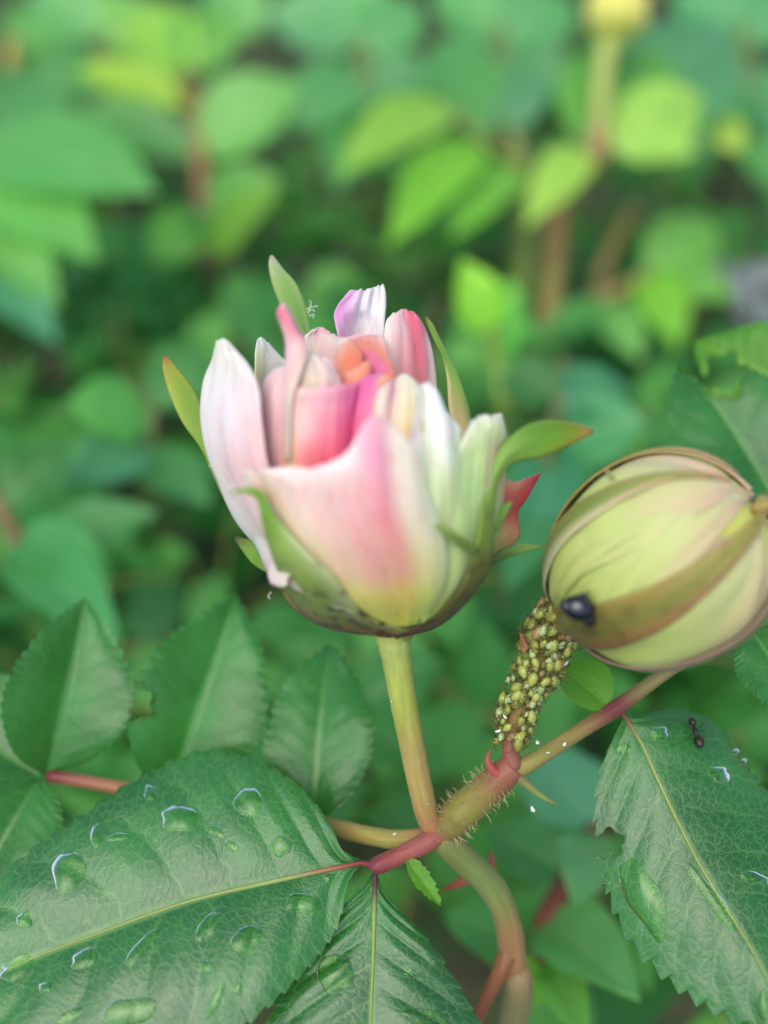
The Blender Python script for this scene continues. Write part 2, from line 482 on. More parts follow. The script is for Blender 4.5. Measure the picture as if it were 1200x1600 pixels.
# ------------------------------------------------------------------ leaf builder
def leaf3(name, M, L, R, mat, parent, ns=60, nt_=10, teeth=0, tooth=0.0, bulge=0.0, quilt=0.0, nlat=9, wave=0.0,
          col='#ffffff', edge_col=None, label=None, bites=(), seed=0.0, colfun=None, th=0.0):
    """leaf from three curves (world points): midrib and the two edges"""
    M, L, R = (np.asarray(a, float) for a in (M, L, R))
    ss = np.linspace(0, 1, ns)
    m_, l_, r_ = cr(M, ss), cr(L, ss), cr(R, ss)
    ts = np.linspace(-1, 1, 2 * nt_ + 1)
    ts = np.sign(ts) * np.abs(ts) ** 0.9
    length = np.linalg.norm(np.diff(m_, axis=0), axis=1).sum()
    T = norm(np.gradient(m_, axis=0))
    W = r_ - l_
    N = norm(np.cross(T, W))
    if N.mean(0) @ (CAM - m_.mean(0)) < 0:
        N = -N
    g_ = np.empty((ns, len(ts), 3)); uv = np.empty((ns, len(ts), 2)); mmc = np.empty((ns, len(ts), 2))
    for j, t in enumerate(ts):
        e = l_ if t < 0 else r_
        a = abs(t)
        p = m_ * (1 - a) + e * a
        wid = np.linalg.norm(e - m_, axis=1)
        p = p + N * (bulge * wid * (1 - (2 * a - 1) ** 2) + 0)[:, None]
        if teeth and a > 0.6:
            ph = (ss * teeth + (0.37 if t < 0 else 0) + 0.25 * np.sin(ss * 17 + seed)) % 1.0
            saw = np.where(ph < 0.78, ph / 0.78, (1 - ph) / 0.22)
            k = ((a - 0.6) / 0.4) ** 2
            fade = np.clip(ss * 14, 0, 1) * np.clip((1 - ss) * 20, 0, 1)
            p = p + (norm(e - m_) * ((saw - 0.55) * tooth * k * fade)[:, None]) + T * ((saw * 0.55) * tooth * k * fade)[:, None]
        if quilt:
            q = (ss - 0.2 * a ** 1.25) * nlat + (0.23 if t > 0 else -0.23)
            f = np.abs((q % 1.0) - 0.5)
            hh = np.sqrt(np.clip(f * 2, 0, 1)) - 0.5
            p = p + N * (hh * quilt * np.clip(a * 3, 0, 1) * np.clip((1 - a) * 2.5, 0.1, 1))[:, None]
        if wave:
            ww = np.array([noise.noise(Vector((s * 4.2 + seed, t * 1.3, seed))) for s in ss])
            p = p + N * (ww * wave * a)[:, None]
        g_[:, j] = p
        uv[:, j, 0] = ss; uv[:, j, 1] = t
        mmc[:, j, 0] = ss * length * 1000 + seed * 13; mmc[:, j, 1] = t * wid.mean() * 1000
    c0 = lin(col)
    if mat is M_farc: c0 = np.minimum(c0 * np.array([1.42, 1.38, 1.22]), 1)
    cols = np.tile(c0, (ns * len(ts), 1)).reshape(ns, len(ts), 3)
    if edge_col is not None:
        ec = lin(edge_col); w = np.clip((np.abs(ts) - 0.9) / 0.1, 0, 1)[None, :, None]
        cols = cols * (1 - w) + ec * w
    if colfun is not None:
        cols = colfun(cols, ss, ts)
    if th:
        vv, ff = shell(g_, th, 0.25)
        return mesh_obj(name, vv, ff, mat, parent, np.vstack([cols.reshape(-1, 3)] * 2), np.vstack([uv.reshape(-1, 2)] * 2), np.vstack([mmc.reshape(-1, 2)] * 2), base=m_[0], label=label)
    v = g_.reshape(-1, 3)
    idx = np.arange(len(v)).reshape(ns, len(ts))
    q = np.stack([idx[:-1, :-1], idx[1:, :-1], idx[1:, 1:], idx[:-1, 1:]], -1).reshape(-1, 4)
    if bites:
        px = np.array([to_px(p)[:2] for p in v])
        inside = np.zeros(len(v), bool)
        for (bx, by, br) in bites:
            dd = np.hypot(px[:, 0] - bx, px[:, 1] - by)
            rr = br * (1 + 0.18 * np.sin(np.arctan2(px[:, 1] - by, px[:, 0] - bx) * 5 + bx))
            inside |= dd < rr
        keep = ~inside[q].all(1)
        q = q[keep]
        for (bx, by, br) in bites:      # pull the rim of the bite onto a smooth arc
            for i in np.unique(q.ravel()):
                if inside[i]:
                    dx, dy = px[i, 0] - bx, px[i, 1] - by
                    d_ = math.hypot(dx, dy) + 1e-6
                    rr = br * (1 + 0.18 * math.sin(math.atan2(dy, dx) * 5 + bx))
                    if d_ < rr:
                        D = (v[i] - CAM) @ FWD * 1000
                        v[i] = P(bx + dx / d_ * rr, by + dy / d_ * rr, D)
        cc = cols.reshape(-1, 3)
        for i in np.unique(q.ravel()):
            for (bx, by, br) in bites:
                if math.hypot(px[i, 0] - bx, px[i, 1] - by) < br + 9:
                    cc[i] = cc[i] * 0.4 + lin('#e9dfa0') * 0.6
        cols = cc.reshape(cols.shape)
    return mesh_obj(name, v, q, mat, parent, cols.reshape(-1, 3), uv.reshape(-1, 2), mmc.reshape(-1, 2), base=m_[0], label=label)

PROFILE = [(0, 0.03), (0.06, 0.42), (0.16, 0.74), (0.32, 0.97), (0.45, 1.0), (0.6, 0.9), (0.75, 0.68), (0.88, 0.36), (0.95, 0.16), (1, 0.012)]
def auto_curves(base, tip, width, up, fold=0.25, droop=0.1, n=10):
    base, tip = np.asarray(base, float), np.asarray(tip, float)
    ax = tip - base; Ln = np.linalg.norm(ax); ax = ax / Ln
    side = norm(np.cross(ax, up)); nrm = np.cross(side, ax)
    ss = np.array([p[0] for p in PROFILE]); ww = np.array([p[1] for p in PROFILE])
    M = base + np.outer(ss, ax) * Ln + np.outer(4 * ss * (1 - ss), nrm) * droop * Ln
    L = M - np.outer(ww, side) * width / 2 + np.outer(ww, nrm) * width / 2 * fold
    R = M + np.outer(ww, side) * width / 2 + np.outer(ww, nrm) * width / 2 * fold
    # catmull needs evenly spaced stations
    t = np.linspace(0, 1, 16)
    def rs(a): return np.stack([np.interp(t, ss, a[:, i]) for i in range(3)], 1)
    return rs(M), rs(L), rs(R)

def px_leaf(name, b, t, wpx, mat, parent, up=None, fold=0.25, droop=0.08, col='#ffffff', ns=22, nt_=4, label=None, roll=0.0, **kw):
    """leaf between two (px,py,d mm) points, width in photo pixels"""
    B, T = P(*b), P(*t)
    dm = (b[2] + t[2]) / 2
    u = np.asarray(up if up is not None else (0, 0.0, 1.0), float)
    u = norm(u + norm(CAM - B) * 0.9)
    if roll:
        ax = Vector(T - B).normalized()
        u = np.array(Matrix.Rotation(roll, 3, ax) @ Vector(u))
    M, L, R = auto_curves(B, T, wpx * K * dm / 1000, u, fold, droop)
    return leaf3(name, M, L, R, mat, parent, ns=ns, nt_=nt_, col=col, label=label, **kw)

# ------------------------------------------------------------------ the rose shoot in front
BASE = np.array([0.026, 0.050, 0.0])
shoot = thing('rose_shoot', BASE, 'rose shoot carrying a half open pink and white rose and a tight yellow bud', 'rose shoot')

NODE = (690, 1302, 136)
cane = tube_obj('cane', [(688, 1285, 135.5), (692, 1306, 136), (722, 1340, 137), (768, 1385, 140), (793, 1440, 144), (801, 1500, 149), (806, 1580, 155)],
                [19, 25, 23, 22, 21, 22, 23], ['#8f8f4a', '#7e8a52', '#8a9a5c', '#b58f66', '#8f8f66', '#8a8a50', '#7a7a48'], M_stem, shoot,
                extra=[np.array([0.0232, 0.056, 0.2]), np.array([0.025, 0.052, 0.1]), BASE - np.array([0, 0, 0.01])], n=60)
tube_obj('thorn', [(766, 1372, 141), (768, 1350, 144), (767, 1328, 147)], [12, 6.5, 1.2], ['#b06a58', '#b8605a', '#b05048'], M_stem, cane)
tube_obj('thorn', [(735, 1368, 139), (712, 1382, 141), (688, 1392, 144)], [12, 6, 1], ['#a06a58', '#a05a4a', '#904038'], M_stem, cane)
tube_obj('thorn', [(797, 1480, 147), (780, 1520, 146), (760, 1560, 147), (744, 1598, 149)], [16, 13, 11, 9], ['#94704f', '#9a6848', '#96644a', '#8a5a44'], M_stem, cane)
side = tube_obj('side_cane', [(688, 1302, 136), (715, 1274, 135), (750, 1243, 133.5), (785, 1212, 132), (803, 1196, 131.5)], [24, 28, 27, 24, 20],
                ['#846a45', '#8c8648', '#928c4a', '#96684e', '#a06658'], M_stem, shoot, n=30)
fstem = tube_obj('flower_stem', [(614, 985, 125), (616, 1004, 125.5), (622, 1045, 127), (633, 1110, 129), (645, 1170, 131), (657, 1230, 133), (668, 1275, 135), (684, 1308, 136)],
                 [33, 26, 22.5, 21, 20, 19, 18, 16], ['#b3c06a', '#b9c878', '#b4c368', '#b0b760', '#b5a768', '#b8a468', '#b08a5c', '#a87050'], M_stem, shoot, sides=18, n=60, bump=0.05)

def bristles(pxs, rad_px, n, ln, parent):
    path = cr(np.array([P(*p) for p in pxs]), np.linspace(0, 1, 120)); rr = cr(np.array([[r * K * p[2] / 1000] for r, p in zip(rad_px, pxs)]), np.linspace(0, 1, 120))[:, 0]
    T = norm(np.gradient(path, axis=0)); vv, ff = [], []
    for i in range(n):
        k = int(rng.integers(2, 118)); a = rng.uniform(0, 6.283)
        A = norm(np.cross(T[k], UPV)); B = np.cross(T[k], A); o = A * math.cos(a) + B * math.sin(a)
        l = ln * rng.uniform(0.4, 1.2)
        v, f, t = tube([path[k] + o * rr[k] * 0.9, path[k] + o * (rr[k] + l * 0.5) + T[k] * l * 0.15, path[k] + o * (rr[k] + l) + T[k] * l * rng.uniform(-0.3, 0.6)], [0.00006, 0.000045, 0.00002], 4, 5)
        ff += [tuple(q + len(vv) for q in x) for x in f]; vv += list(v)
    ob = mesh_obj('bristle', vv, ff, M_stem, parent, np.tile(lin('#b8a878'), (len(vv), 1)), np.zeros((len(vv), 2)))
    ob['kind'] = 'stuff'
bristles([(692, 1300, 136), (715, 1274, 135), (750, 1243, 133.5), (785, 1212, 132)], [24, 28, 27, 24], 170, 0.0013, side)

# ---- the flower
YS = [450, 550, 650, 740, 800, 850, 900, 930, 960, 985, 998]
XC = [570, 560, 555, 565, 575, 582, 592, 600, 610, 618, 618]
RR = [120, 190, 235, 222, 210, 195, 170, 140, 95, 34, 24]
def Z(x, y, f=1.0, sgn=1):
    xc = np.interp(y, YS, XC); r = np.interp(y, YS, RR) * abs(f)
    return sgn * math.sqrt(max(r * r - (x - xc) ** 2, 0)) * 0.085

flower = mesh_obj('flower', *(lambda a: (a[0], a[1]))(tube([V(617, 1000, 0), V(617, 994, 0), V(616, 985, 0), V(612, 970, 0), V(606, 940, 0), V(602, 920, 0)],
                  [0.0021, 0.0026, 0.0030, 0.0040, 0.0042, 0.003], 20, 24)), M_stem, shoot, base=V(617, 1000, 0),
                  cols=np.tile(lin('#7a8a40'), (20 * 24 + 2, 1)), uvs=np.zeros((20 * 24 + 2, 2)), label='half open rose with pale outer petals and a hot pink heart')

def petal(rows, cols, f=None, off=0.0, th=0.42, m=34, n=26, name='petal', wob=0.25, seed=0, mat=None, parent=None, smooth_noise=0.12, label=None, pleat=0.14):
    """rows of (px,py[,z]); missing z comes from the cup of radius f"""
    G_ = []
    for r in rows:
        row = []
        for p in r:
            z = p[2] if len(p) > 2 else Z(p[0], p[1], f) + off
            row.append((p[0], p[1], z))
        G_.append(row)
    g_ = cr2(G_, m, n)
    pts = np.array([[V(*q) for q in r] for r in g_])
    N = grid_normals(pts)
    a = np.linspace(0, 1, m); b = np.linspace(0, 1, n)
    for i in range(m):
        for j in range(n):
            e = max(a[i] ** 3, abs(2 * b[j] - 1) ** 4 * a[i])
            w = noise.noise(Vector((a[i] * 5 + seed * 3.1, b[j] * 6, seed))) * wob * e
            w += noise.noise(Vector((a[i] * 2.2 + seed, b[j] * 5.0, 7 + seed))) * smooth_noise
            w += pleat * noise.noise(Vector((a[i] * 1.5 + seed, b[j] * 13.0, 11 + seed))) * (0.3 + 0.7 * a[i])
            pts[i, j] += N[i, j] * w * 0.001
            pts[i, j] += UPV * 0.001 * 0.32 * wob * noise.noise(Vector((b[j] * 14, seed, 3))) * a[i] ** 6
    vv, ff = shell(pts, th * 0.001)
    c = np.clip(lin2([[lin(x) for x in r] for r in cols], m, n), 0, 1).reshape(-1, 3) ** 1.15 * 0.82
    uv = np.stack(np.meshgrid(a, b, indexing='ij'), -1).reshape(-1, 2)
    return mesh_obj(name, vv, ff, mat or M_petal, parent or flower, np.vstack([c, c]), np.vstack([uv + seed, uv + seed]), base=pts[0, n // 2], label=label)

W_, PK, CR_, YG = '#f4ecea', '#f3c3c6', '#f2e3c4', '#e3e39a'
# core: tightly rolled heart behind everything visible inside
cv, cf, ct = tube([V(612, 965, 0), V(605, 900, 0), V(590, 800, 0), V(575, 700, 1), V(562, 640, 1), V(560, 610, 0)],
                  [0.004, 0.010, 0.0118, 0.0098, 0.0075, 0.003], 24, 30, bump=0.08)
mesh_obj('petal', cv, cf, M_petal, flower, np.tile(lin('#f08a90'), (len(cv), 1)), np.zeros((len(cv), 2)), base=cv[0])

# back petals
petal([[(560, 960, -4), (590, 960, -6), (620, 960, -4)], [(520, 700, -7), (565, 700, -9), (605, 700, -8)], [(527, 560, -6), (563, 560, -9), (600, 560, -8)],
       [(524, 505, -5), (563, 505, -8), (601, 505, -7.5)], [(526, 480, -5), (566, 482, -7), (603, 475, -8)], [(546, 455, -6.5), (573, 452, -7), (600, 444, -8.5)]],
      [['#e9e0b0', '#f0e6cf', '#f0e6cf'], ['#f0d8dc', '#f4ecea', '#f4ecea'], ['#e9bfe0', '#f6f0f2', '#f4eeee'], ['#e7a4de', '#f4ecf4', '#f6f2f0'], ['#eab4e0', '#f1e6ee', '#f2f0e4']], seed=1, wob=1.1, smooth_noise=0.5)
petal([[(600, 960, -3), (640, 950, -5), (690, 930, -3)], [(610, 760, -6), (650, 760, -9), (700, 760, -7)], [(602, 640, -5), (645, 640, -8), (684, 635, -10)], [(600, 580, -5), (642, 585, -7), (681, 580, -10)],
       [(600, 530, -6), (640, 530, -7.5), (671, 530, -10)], [(603, 503, -7), (634, 500, -8), (659, 503, -9.5)], [(614, 490, -8), (631, 483, -8.5), (646, 487, -9)]],
      [['#e9e0b0'] * 4, ['#f2d0c4'] * 4, ['#f3ccc4', '#f0a9a8', '#ee9a98', '#f2e0cf'], ['#f3e2da', '#f0bdbd', '#ec8494', '#f3d5d5'], ['#f3ece4', '#f1cfcf', '#ee7f96', '#ef9aa8'], ['#f3e8de', '#f0bcc4', '#ee7d94', '#ec7d90']], seed=2, wob=0.5, smooth_noise=0.4, pleat=0.08)
petal([[(560, 965, -3), (575, 965, -5), (590, 965, -6)], [(420, 760, -4), (450, 760, -9), (500, 760, -12)], [(398, 640, -2), (425, 640, -7), (465, 640, -11)], [(398, 580, -3), (422, 580, -6), (462, 575, -9)],
       [(399, 552, -4), (417, 552, -6), (445, 562, -8)], [(402, 532, -4.5), (408, 527, -5.5), (420, 537, -6.5)]],
      [['#e4e6b4'] * 3, ['#dfe3a6', '#e8ead2', '#e9ead8'], ['#e1e6b4', '#eef2e4', '#eef0e0'], ['#f0f4ec', '#f6f8f6', '#f0f4ec']], seed=3)
petal([[(480, 640, -5), (495, 640, -6), (515, 640, -6)], [(474, 560, -6), (497, 560, -7), (522, 560, -7)], [(474, 530, -7), (497, 525, -8), (522, 530, -8)], [(482, 520, -7), (500, 511, -8), (516, 519, -8)]],
      [['#e9e4d4'] * 3, ['#e9e6d8', '#f0d4d4', '#f2cfd2'], ['#e6e6da', '#f0c0cc', '#f0c8cc']], seed=4)
# petals at the far left and far right of the cup (they close the back)
petal([[(560, 965, -6), (600, 965, -8), (640, 965, -6)], [(400, 850, -6), (560, 850, -16), (760, 850, -6)], [(345, 740, -6), (560, 740, -19), (770, 740, -7)], [(345, 660, -7), (540, 640, -18), (740, 680, -9)], [(380, 620, -9), (530, 590, -16), (690, 640, -11)]],
      [['#d6d890'] * 3, ['#ece4cc'] * 3, ['#f0e2da'] * 3], seed=5, n=40)

# left outer petal (tall, white with a pink flush)
petA = petal([[(590, 968, 1), (596, 970, 3), (604, 972, 4), (612, 975, 4)], [(415, 850, -5), (402, 850, 1), (440, 850, 9), (480, 850, 13)], [(350, 740, -6), (338, 742, 1), (375, 742, 9), (424, 742, 13)],
       [(330, 660, -6), (315, 660, 1), (360, 660, 9), (409, 668, 13)], [(334, 605, -5), (319, 600, 1), (360, 603, 8), (401, 605, 12)], [(342, 563, -2), (334, 560, 2), (357, 558, 7), (384, 567, 10)], [(346, 536, 3), (343, 533, 3.5), (349, 529, 5), (360, 536, 6.5)]],
      [['#f0ead8'] * 4, ['#f2eae4', '#f4f0ee', '#f2e0dc', '#efd4cc'], ['#f2ecea', '#f4eff0', '#f5d3d8', '#f0cccb'], ['#f4f0ee', '#f6f2f4', '#f5e9ee', '#f2cfd0'], ['#f3f2ea', '#f5f3f0', '#f4eff0', '#f3e0e0'], ['#f0f2e4', '#f3f3e9', '#f2f0e8', '#f4ece4'], ['#e9edc9', '#eef0dc', '#f2f0e4', '#f4ece4']],
      seed=6, wob=0.7, smooth_noise=0.4, pleat=0.25, m=44, n=34, label='tall white outer petal with a pink flush')
# second left petal
petal([[(590, 965, 1), (600, 968, 3), (612, 970, 3)], [(422, 800, 4), (445, 800, 9), (480, 800, 11)], [(405, 730, 5.5), (428, 730, 9), (458, 730, 10)], [(402, 680, 6), (427, 680, 9.5), (456, 680, 10)], [(404, 625, 6), (428, 625, 9.5), (455, 625, 10)], [(414, 593, 6), (434, 592, 8.5), (454, 592, 9)], [(432, 574, 6), (442, 570, 7), (452, 570, 7.5)]],
      [['#f0dcc4'] * 3, ['#f3c4c8', '#f3c4c4', '#e6b08a'], ['#f5c9d2', '#f4cdd2', '#f0b9b4'], ['#f6d3da', '#f5d6da', '#f2c4c4'], ['#f6dde0', '#f5dade', '#f3cccf']], seed=7, wob=0.3)
# inner cup: pink in front with a rolled rim, cream behind it
petal([[(560, 900, 8), (580, 900, 10), (600, 900, 10), (620, 900, 9)], [(452, 800, 11.4), (490, 800, 12.4), (540, 800, 12.8), (570, 800, 12.4)], [(449, 725, 12), (487, 725, 12.7), (525, 725, 12.8), (548, 725, 11.9)], [(448, 665, 12.2), (487, 665, 12.8), (525, 665, 12.7), (550, 665, 11.6)],
       [(448, 628, 12.2), (485, 630, 12.7), (525, 628, 12.4), (553, 622, 11.2)], [(449, 612, 12.4), (485, 612, 12.9), (525, 607, 12.6), (556, 601, 11.2)], [(450, 606, 12.0), (485, 606, 12.4), (525, 601, 12.0), (557, 595, 10.6)]],
      [['#ef7a80'] * 5, ['#ead9ac', '#f08a8c', '#ee7078', '#ee6678', '#ee6680'], ['#ecdcb4', '#f08c90', '#ef6c80', '#ee6080', '#ee5c8c'], ['#f1dcc8', '#f3ccca', '#f2a0b0', '#ef7aa0', '#ee609a'], ['#f3d6d0', '#f2cecc', '#f2bcc6', '#f098b8', '#f07cb2'], ['#f4dcd6', '#f3d4d2', '#f3c4cc', '#f2a4c0', '#f088b8'], ['#f5e0da', '#f4dad8', '#f4ccd4', '#f3acc6', '#f190bc']],
      seed=8, m=44, n=34, wob=0.35, smooth_noise=0.4, pleat=0.2, label='inner petal, pale at the rim and coral at the foot')
petal([[(470, 760, 9), (500, 760, 10), (540, 760, 9)], [(452, 660, 9.8), (490, 660, 11), (540, 660, 9.6)], [(448, 610, 10.2), (485, 612, 11), (535, 610, 9.4)], [(447, 575, 10), (480, 574, 10.8), (532, 592, 8.8)], [(448, 557, 9.4), (476, 548, 10), (512, 562, 9.2)]],
      [['#f2dcc8'] * 3, ['#f2dcc4', '#f2d8c4', '#f2c4c4'], ['#f3e2cc', '#f3e2c8', '#f3d0cc'], ['#f4e6d8', '#f4ead6', '#f3d6d6'], ['#f5e8dc', '#f5eada', '#f4dcda']], seed=26, wob=0.5, smooth_noise=0.4)
# tall narrow spur
petal([[(447, 720, 12.0), (449, 720, 12.6), (452, 720, 12.9)], [(446, 640, 12.0), (449, 640, 12.8), (453, 640, 13.2)], [(446, 572, 11), (458, 568, 12), (474, 574, 12.2)], [(446, 535, 10.5), (462, 530, 11.5), (482, 545, 11)], [(439, 508, 10.5), (453, 505, 11.5), (469, 522, 11)], [(433, 490, 10.5), (445, 487, 11.5), (457, 502, 11)], [(437, 478, 10.8), (443, 475, 11.2), (450, 482, 11)]],
      [['#f0dcc0'] * 3, ['#f2d2d2', '#f2dccc', '#f1dccb'], ['#f0c4d2', '#f2d2d2', '#f2dcd0'], ['#f3cdd4', '#ee9fae', '#f2c6c9'], ['#ee94a8', '#ee98ac', '#f3cfd2'], ['#f0b4bc', '#f2b9c4', '#f3dcdc']], seed=9, wob=0.2, th=0.6)
# hot pink petal right of the crease
petal([[(560, 860, 7), (590, 860, 9), (620, 860, 9)], [(535, 730, 10.5), (565, 730, 12), (600, 730, 12)], [(540, 680, 10.8), (568, 680, 12.2), (600, 680, 12)], [(549, 640, 10.2), (572, 640, 11.8), (598, 640, 11.4)], [(553, 605, 9), (575, 600, 10), (602, 600, 9.6)], [(556, 592, 8), (578, 586, 8.8), (610, 584, 8.6)]],
      [['#ef7c84'] * 3, ['#ed6478', '#ef7484', '#f19498'], ['#ec6088', '#f07e9c', '#f3b4b0'], ['#ea6098', '#f08cb4', '#f3ccc0'], ['#ec68a4', '#f084b8', '#f3b4be'], ['#f080b0', '#f088b8', '#f29cac']], seed=10, wob=0.3)
# heart: coral whorl
petal([[(520, 640, 6), (545, 645, 8), (575, 640, 8)], [(522, 590, 5.5), (545, 600, 8), (572, 592, 8)], [(525, 562, 4.5), (546, 566, 6.5), (566, 568, 7)], [(532, 540, 3), (550, 545, 4.5), (566, 553, 5.5)], [(542, 533, 2.2), (553, 536, 3), (562, 543, 4)]],
      [['#f08a80'] * 3, ['#f4b09a', '#f2967e', '#f09080'], ['#f4b698', '#f19274', '#f08a6e'], ['#f6c8b2', '#f3a284', '#f09072'], ['#f8dccc', '#f5bea4', '#f2aa92']], seed=11, wob=0.2)
petal([[(545, 620, 7.5), (565, 620, 9), (585, 615, 8.5)], [(538, 594, 7.5), (560, 598, 9.2), (580, 585, 8.6)], [(541, 583, 7.2), (562, 579, 8.6), (578, 567, 7.8)], [(549, 578, 6), (564, 569, 7), (573, 562, 6.6)]],
      [['#f08c80'] * 3, ['#f3a486', '#f29e80', '#f09084'], ['#f6bca0', '#f4b294', '#f2a68c'], ['#ee8260', '#ee8464', '#f0907c']], seed=12, wob=0.15)
petal([[(566, 640, 7), (590, 640, 8), (612, 640, 8)], [(570, 590, 5.5), (592, 592, 7.6), (616, 592, 8.6)], [(564, 560, 3), (590, 565, 5.2), (617, 580, 7.6)], [(558, 538, 0.5), (580, 545, 2), (610, 562, 5.4)], [(560, 527, -1.5), (580, 525, -1.4), (600, 526, 0.2)]],
      [['#f07ea8'] * 3, ['#f080b4', '#f28eb0', '#f08484'], ['#f29298', '#f088ac', '#f19484'], ['#f29a86', '#f2987c', '#f2a088'], ['#f4bcb0', '#f4b8b0', '#f5ccc8']], seed=13, wob=0.3)
petal([[(555, 640, 8), (580, 640, 9.4), (610, 640, 9)], [(556, 608, 8.2), (582, 610, 10), (612, 606, 9.6)], [(566, 597, 8.4), (588, 594, 9.6), (616, 588, 9.2)], [(578, 590, 7.6), (596, 586, 8.6), (617, 583, 8.6)]],
      [['#f0709a'] * 3, ['#ee62a8', '#f3b49a', '#f2b08c'], ['#ee60b0', '#f3cbb0', '#ef9a74'], ['#f070b0', '#ee5fb0', '#f0907c']], seed=14, wob=0.15)
# peach petals behind the whorl, left
petal([[(485, 640, 4), (510, 640, 6), (540, 640, 6)], [(487, 580, 3.5), (510, 585, 6), (538, 590, 6)], [(490, 550, 1), (512, 556, 4), (535, 566, 4.5)], [(496, 530, -1.5), (517, 532, 1), (536, 545, 2)], [(506, 523, -2.5), (522, 522, -1.4), (545, 530, 0)]],
      [['#f3c8b8'] * 3, ['#f4d2c0', '#f4cdc0', '#f4b8a0'], ['#f4d8c8', '#f4ccc4', '#f3c0ae'], ['#f3ccc8', '#f5dccb', '#f6e2d4'], ['#f3d2cc', '#f6e0d4', '#f7ece4']], seed=15, wob=0.3)
petal([[(535, 600, -1), (565, 600, -3), (602, 600, -1)], [(530, 550, -3), (565, 545, -5), (604, 552, -2.5)], [(534, 528, -4), (566, 522, -5.5), (600, 524, -4)]],
      [['#f29a86'] * 3, ['#f4b8a8', '#f3a898', '#f3b0a0'], ['#f5d0d0', '#f4c4cc', '#f5d4d4']], seed=16, wob=0.3)
# right of the heart: peach strip, cream fold
petal([[(580, 800, 10), (600, 800, 12), (620, 800, 12)], [(578, 690, 11.8), (596, 690, 13), (612, 690, 12.5)], [(580, 650, 11.6), (594, 650, 12.8), (608, 645, 12)], [(588, 618, 10.6), (600, 612, 11.6), (612, 608, 11)], [(598, 604, 9.8), (607, 597, 10.2), (616, 592, 9.8)]],
      [['#f2c4a8'] * 3, ['#f3c0a0', '#f4ddc4', '#f2cfae'], ['#f5d4c0', '#f6e6d8', '#f3c4c4'], ['#f3d8c4', '#f4c8b8', '#f0b4d0']], seed=17, wob=0.2)
petal([[(600, 860, 10), (630, 860, 13), (665, 860, 13)], [(600, 740, 12.5), (632, 740, 13.6), (668, 740, 13)], [(602, 690, 12.3), (632, 690, 13.2), (664, 685, 12.4)], [(604, 645, 11.4), (632, 645, 12.3), (662, 640, 11.4)], [(610, 610, 10.2), (634, 608, 10.9), (660, 612, 10.2)], [(616, 592, 9.2), (630, 584, 9.0), (652, 596, 9.2)]],
      [['#eee0b0'] * 3, ['#f1e2c0', '#efdcae', '#e6d6a0'], ['#f1dfcb', '#ecd9a4', '#dcc98a'], ['#f3d4d4', '#efe4c0', '#e2d49a'], ['#f2d0d0', '#f2ead0', '#f0ead2'], ['#f1d8d0', '#f3ecd6', '#f3f0e0']], seed=18, wob=0.3)
# right white wavy petal
petal([[(640, 972, 5), (650, 974, 5.5), (660, 972, 5.5), (672, 968, 5)], [(648, 900, 11.4), (668, 900, 11.2), (690, 900, 10.4), (715, 900, 8.8)], [(648, 800, 15.0), (672, 800, 15.0), (698, 800, 14.0), (725, 800, 12.4)], [(645, 730, 15.9), (668, 738, 14.8), (696, 735, 15), (724, 730, 12.6)],
       [(640, 690, 15.4), (664, 705, 13.6), (694, 690, 14.6), (722, 692, 12)], [(640, 668, 14), (660, 668, 12.4), (690, 652, 13.4), (718, 672, 11)], [(650, 622, 12), (662, 618, 11.4), (684, 626, 11.8), (706, 655, 10.6)], [(651, 606, 11.5), (658, 600, 11), (670, 603, 11), (690, 634, 10.6)]],
      [['#e2ea6a', '#dcea76', '#d4e480', '#c8dc80'], ['#e2ec98', '#daeaa0', '#d2e4a0', '#c8dc90'], ['#eaf0cc', '#dcecc0', '#d4e6b0', '#cce0a0'], ['#f1f0e4', '#e0eed2', '#eaf4e2', '#d4e6b4'], ['#f3dede', '#eef2e8', '#f4f6f2', '#e6eed8'], ['#f0e6d4', '#eef0e4', '#f5f7f4', '#f0f4ec'], ['#efead0', '#f2f2e8', '#f4f6f2', '#f4f6f2']], seed=19, wob=0.9, m=46, n=40, smooth_noise=0.5, pleat=0.45)
# right greenish petal
petal([[(655, 975, 4.5), (672, 968, 4.6), (692, 958, 4), (712, 945, 2), (716, 940, -1)], [(690, 905, 10.6), (714, 905, 9.4), (738, 900, 7.2), (757, 890, 3), (752, 888, -3)], [(698, 830, 13.6), (726, 830, 12.2), (754, 830, 9.6), (777, 828, 5), (776, 826, -3)], [(698, 760, 14.2), (730, 760, 12.6), (758, 758, 10.4), (784, 755, 6), (784, 752, -2)], [(704, 716, 13.4), (736, 712, 11.6), (762, 710, 10.2), (787, 705, 6.6), (785, 702, 0)], [(720, 690, 12.2), (744, 682, 11.2), (768, 676, 9.8), (788, 682, 6.8), (785, 680, 2)], [(738, 657, 10.4), (752, 648, 10.0), (766, 650, 9.0), (777, 648, 7.4), (782, 660, 5)]],
      [['#dcea70', '#cce078', '#b4cc64', '#98ac50'], ['#dae8a0', '#c8e09c', '#c2dc92', '#b4d078'], ['#cce4a4', '#bcdc96', '#b4da8e', '#c0d088'], ['#cce6a8', '#c0e09c', '#dcd0a4', '#dca898'], ['#d2e8b0', '#cee4a6', '#decea6', '#dfb6a0'], ['#e2eecc', '#d8eab8', '#d8e8b4', '#d6e0ac'], ['#eef0dc', '#e9eed6', '#eef0dc', '#f3f0ea']], seed=20, wob=0.8, m=40, n=40, smooth_noise=0.45, pleat=0.4)
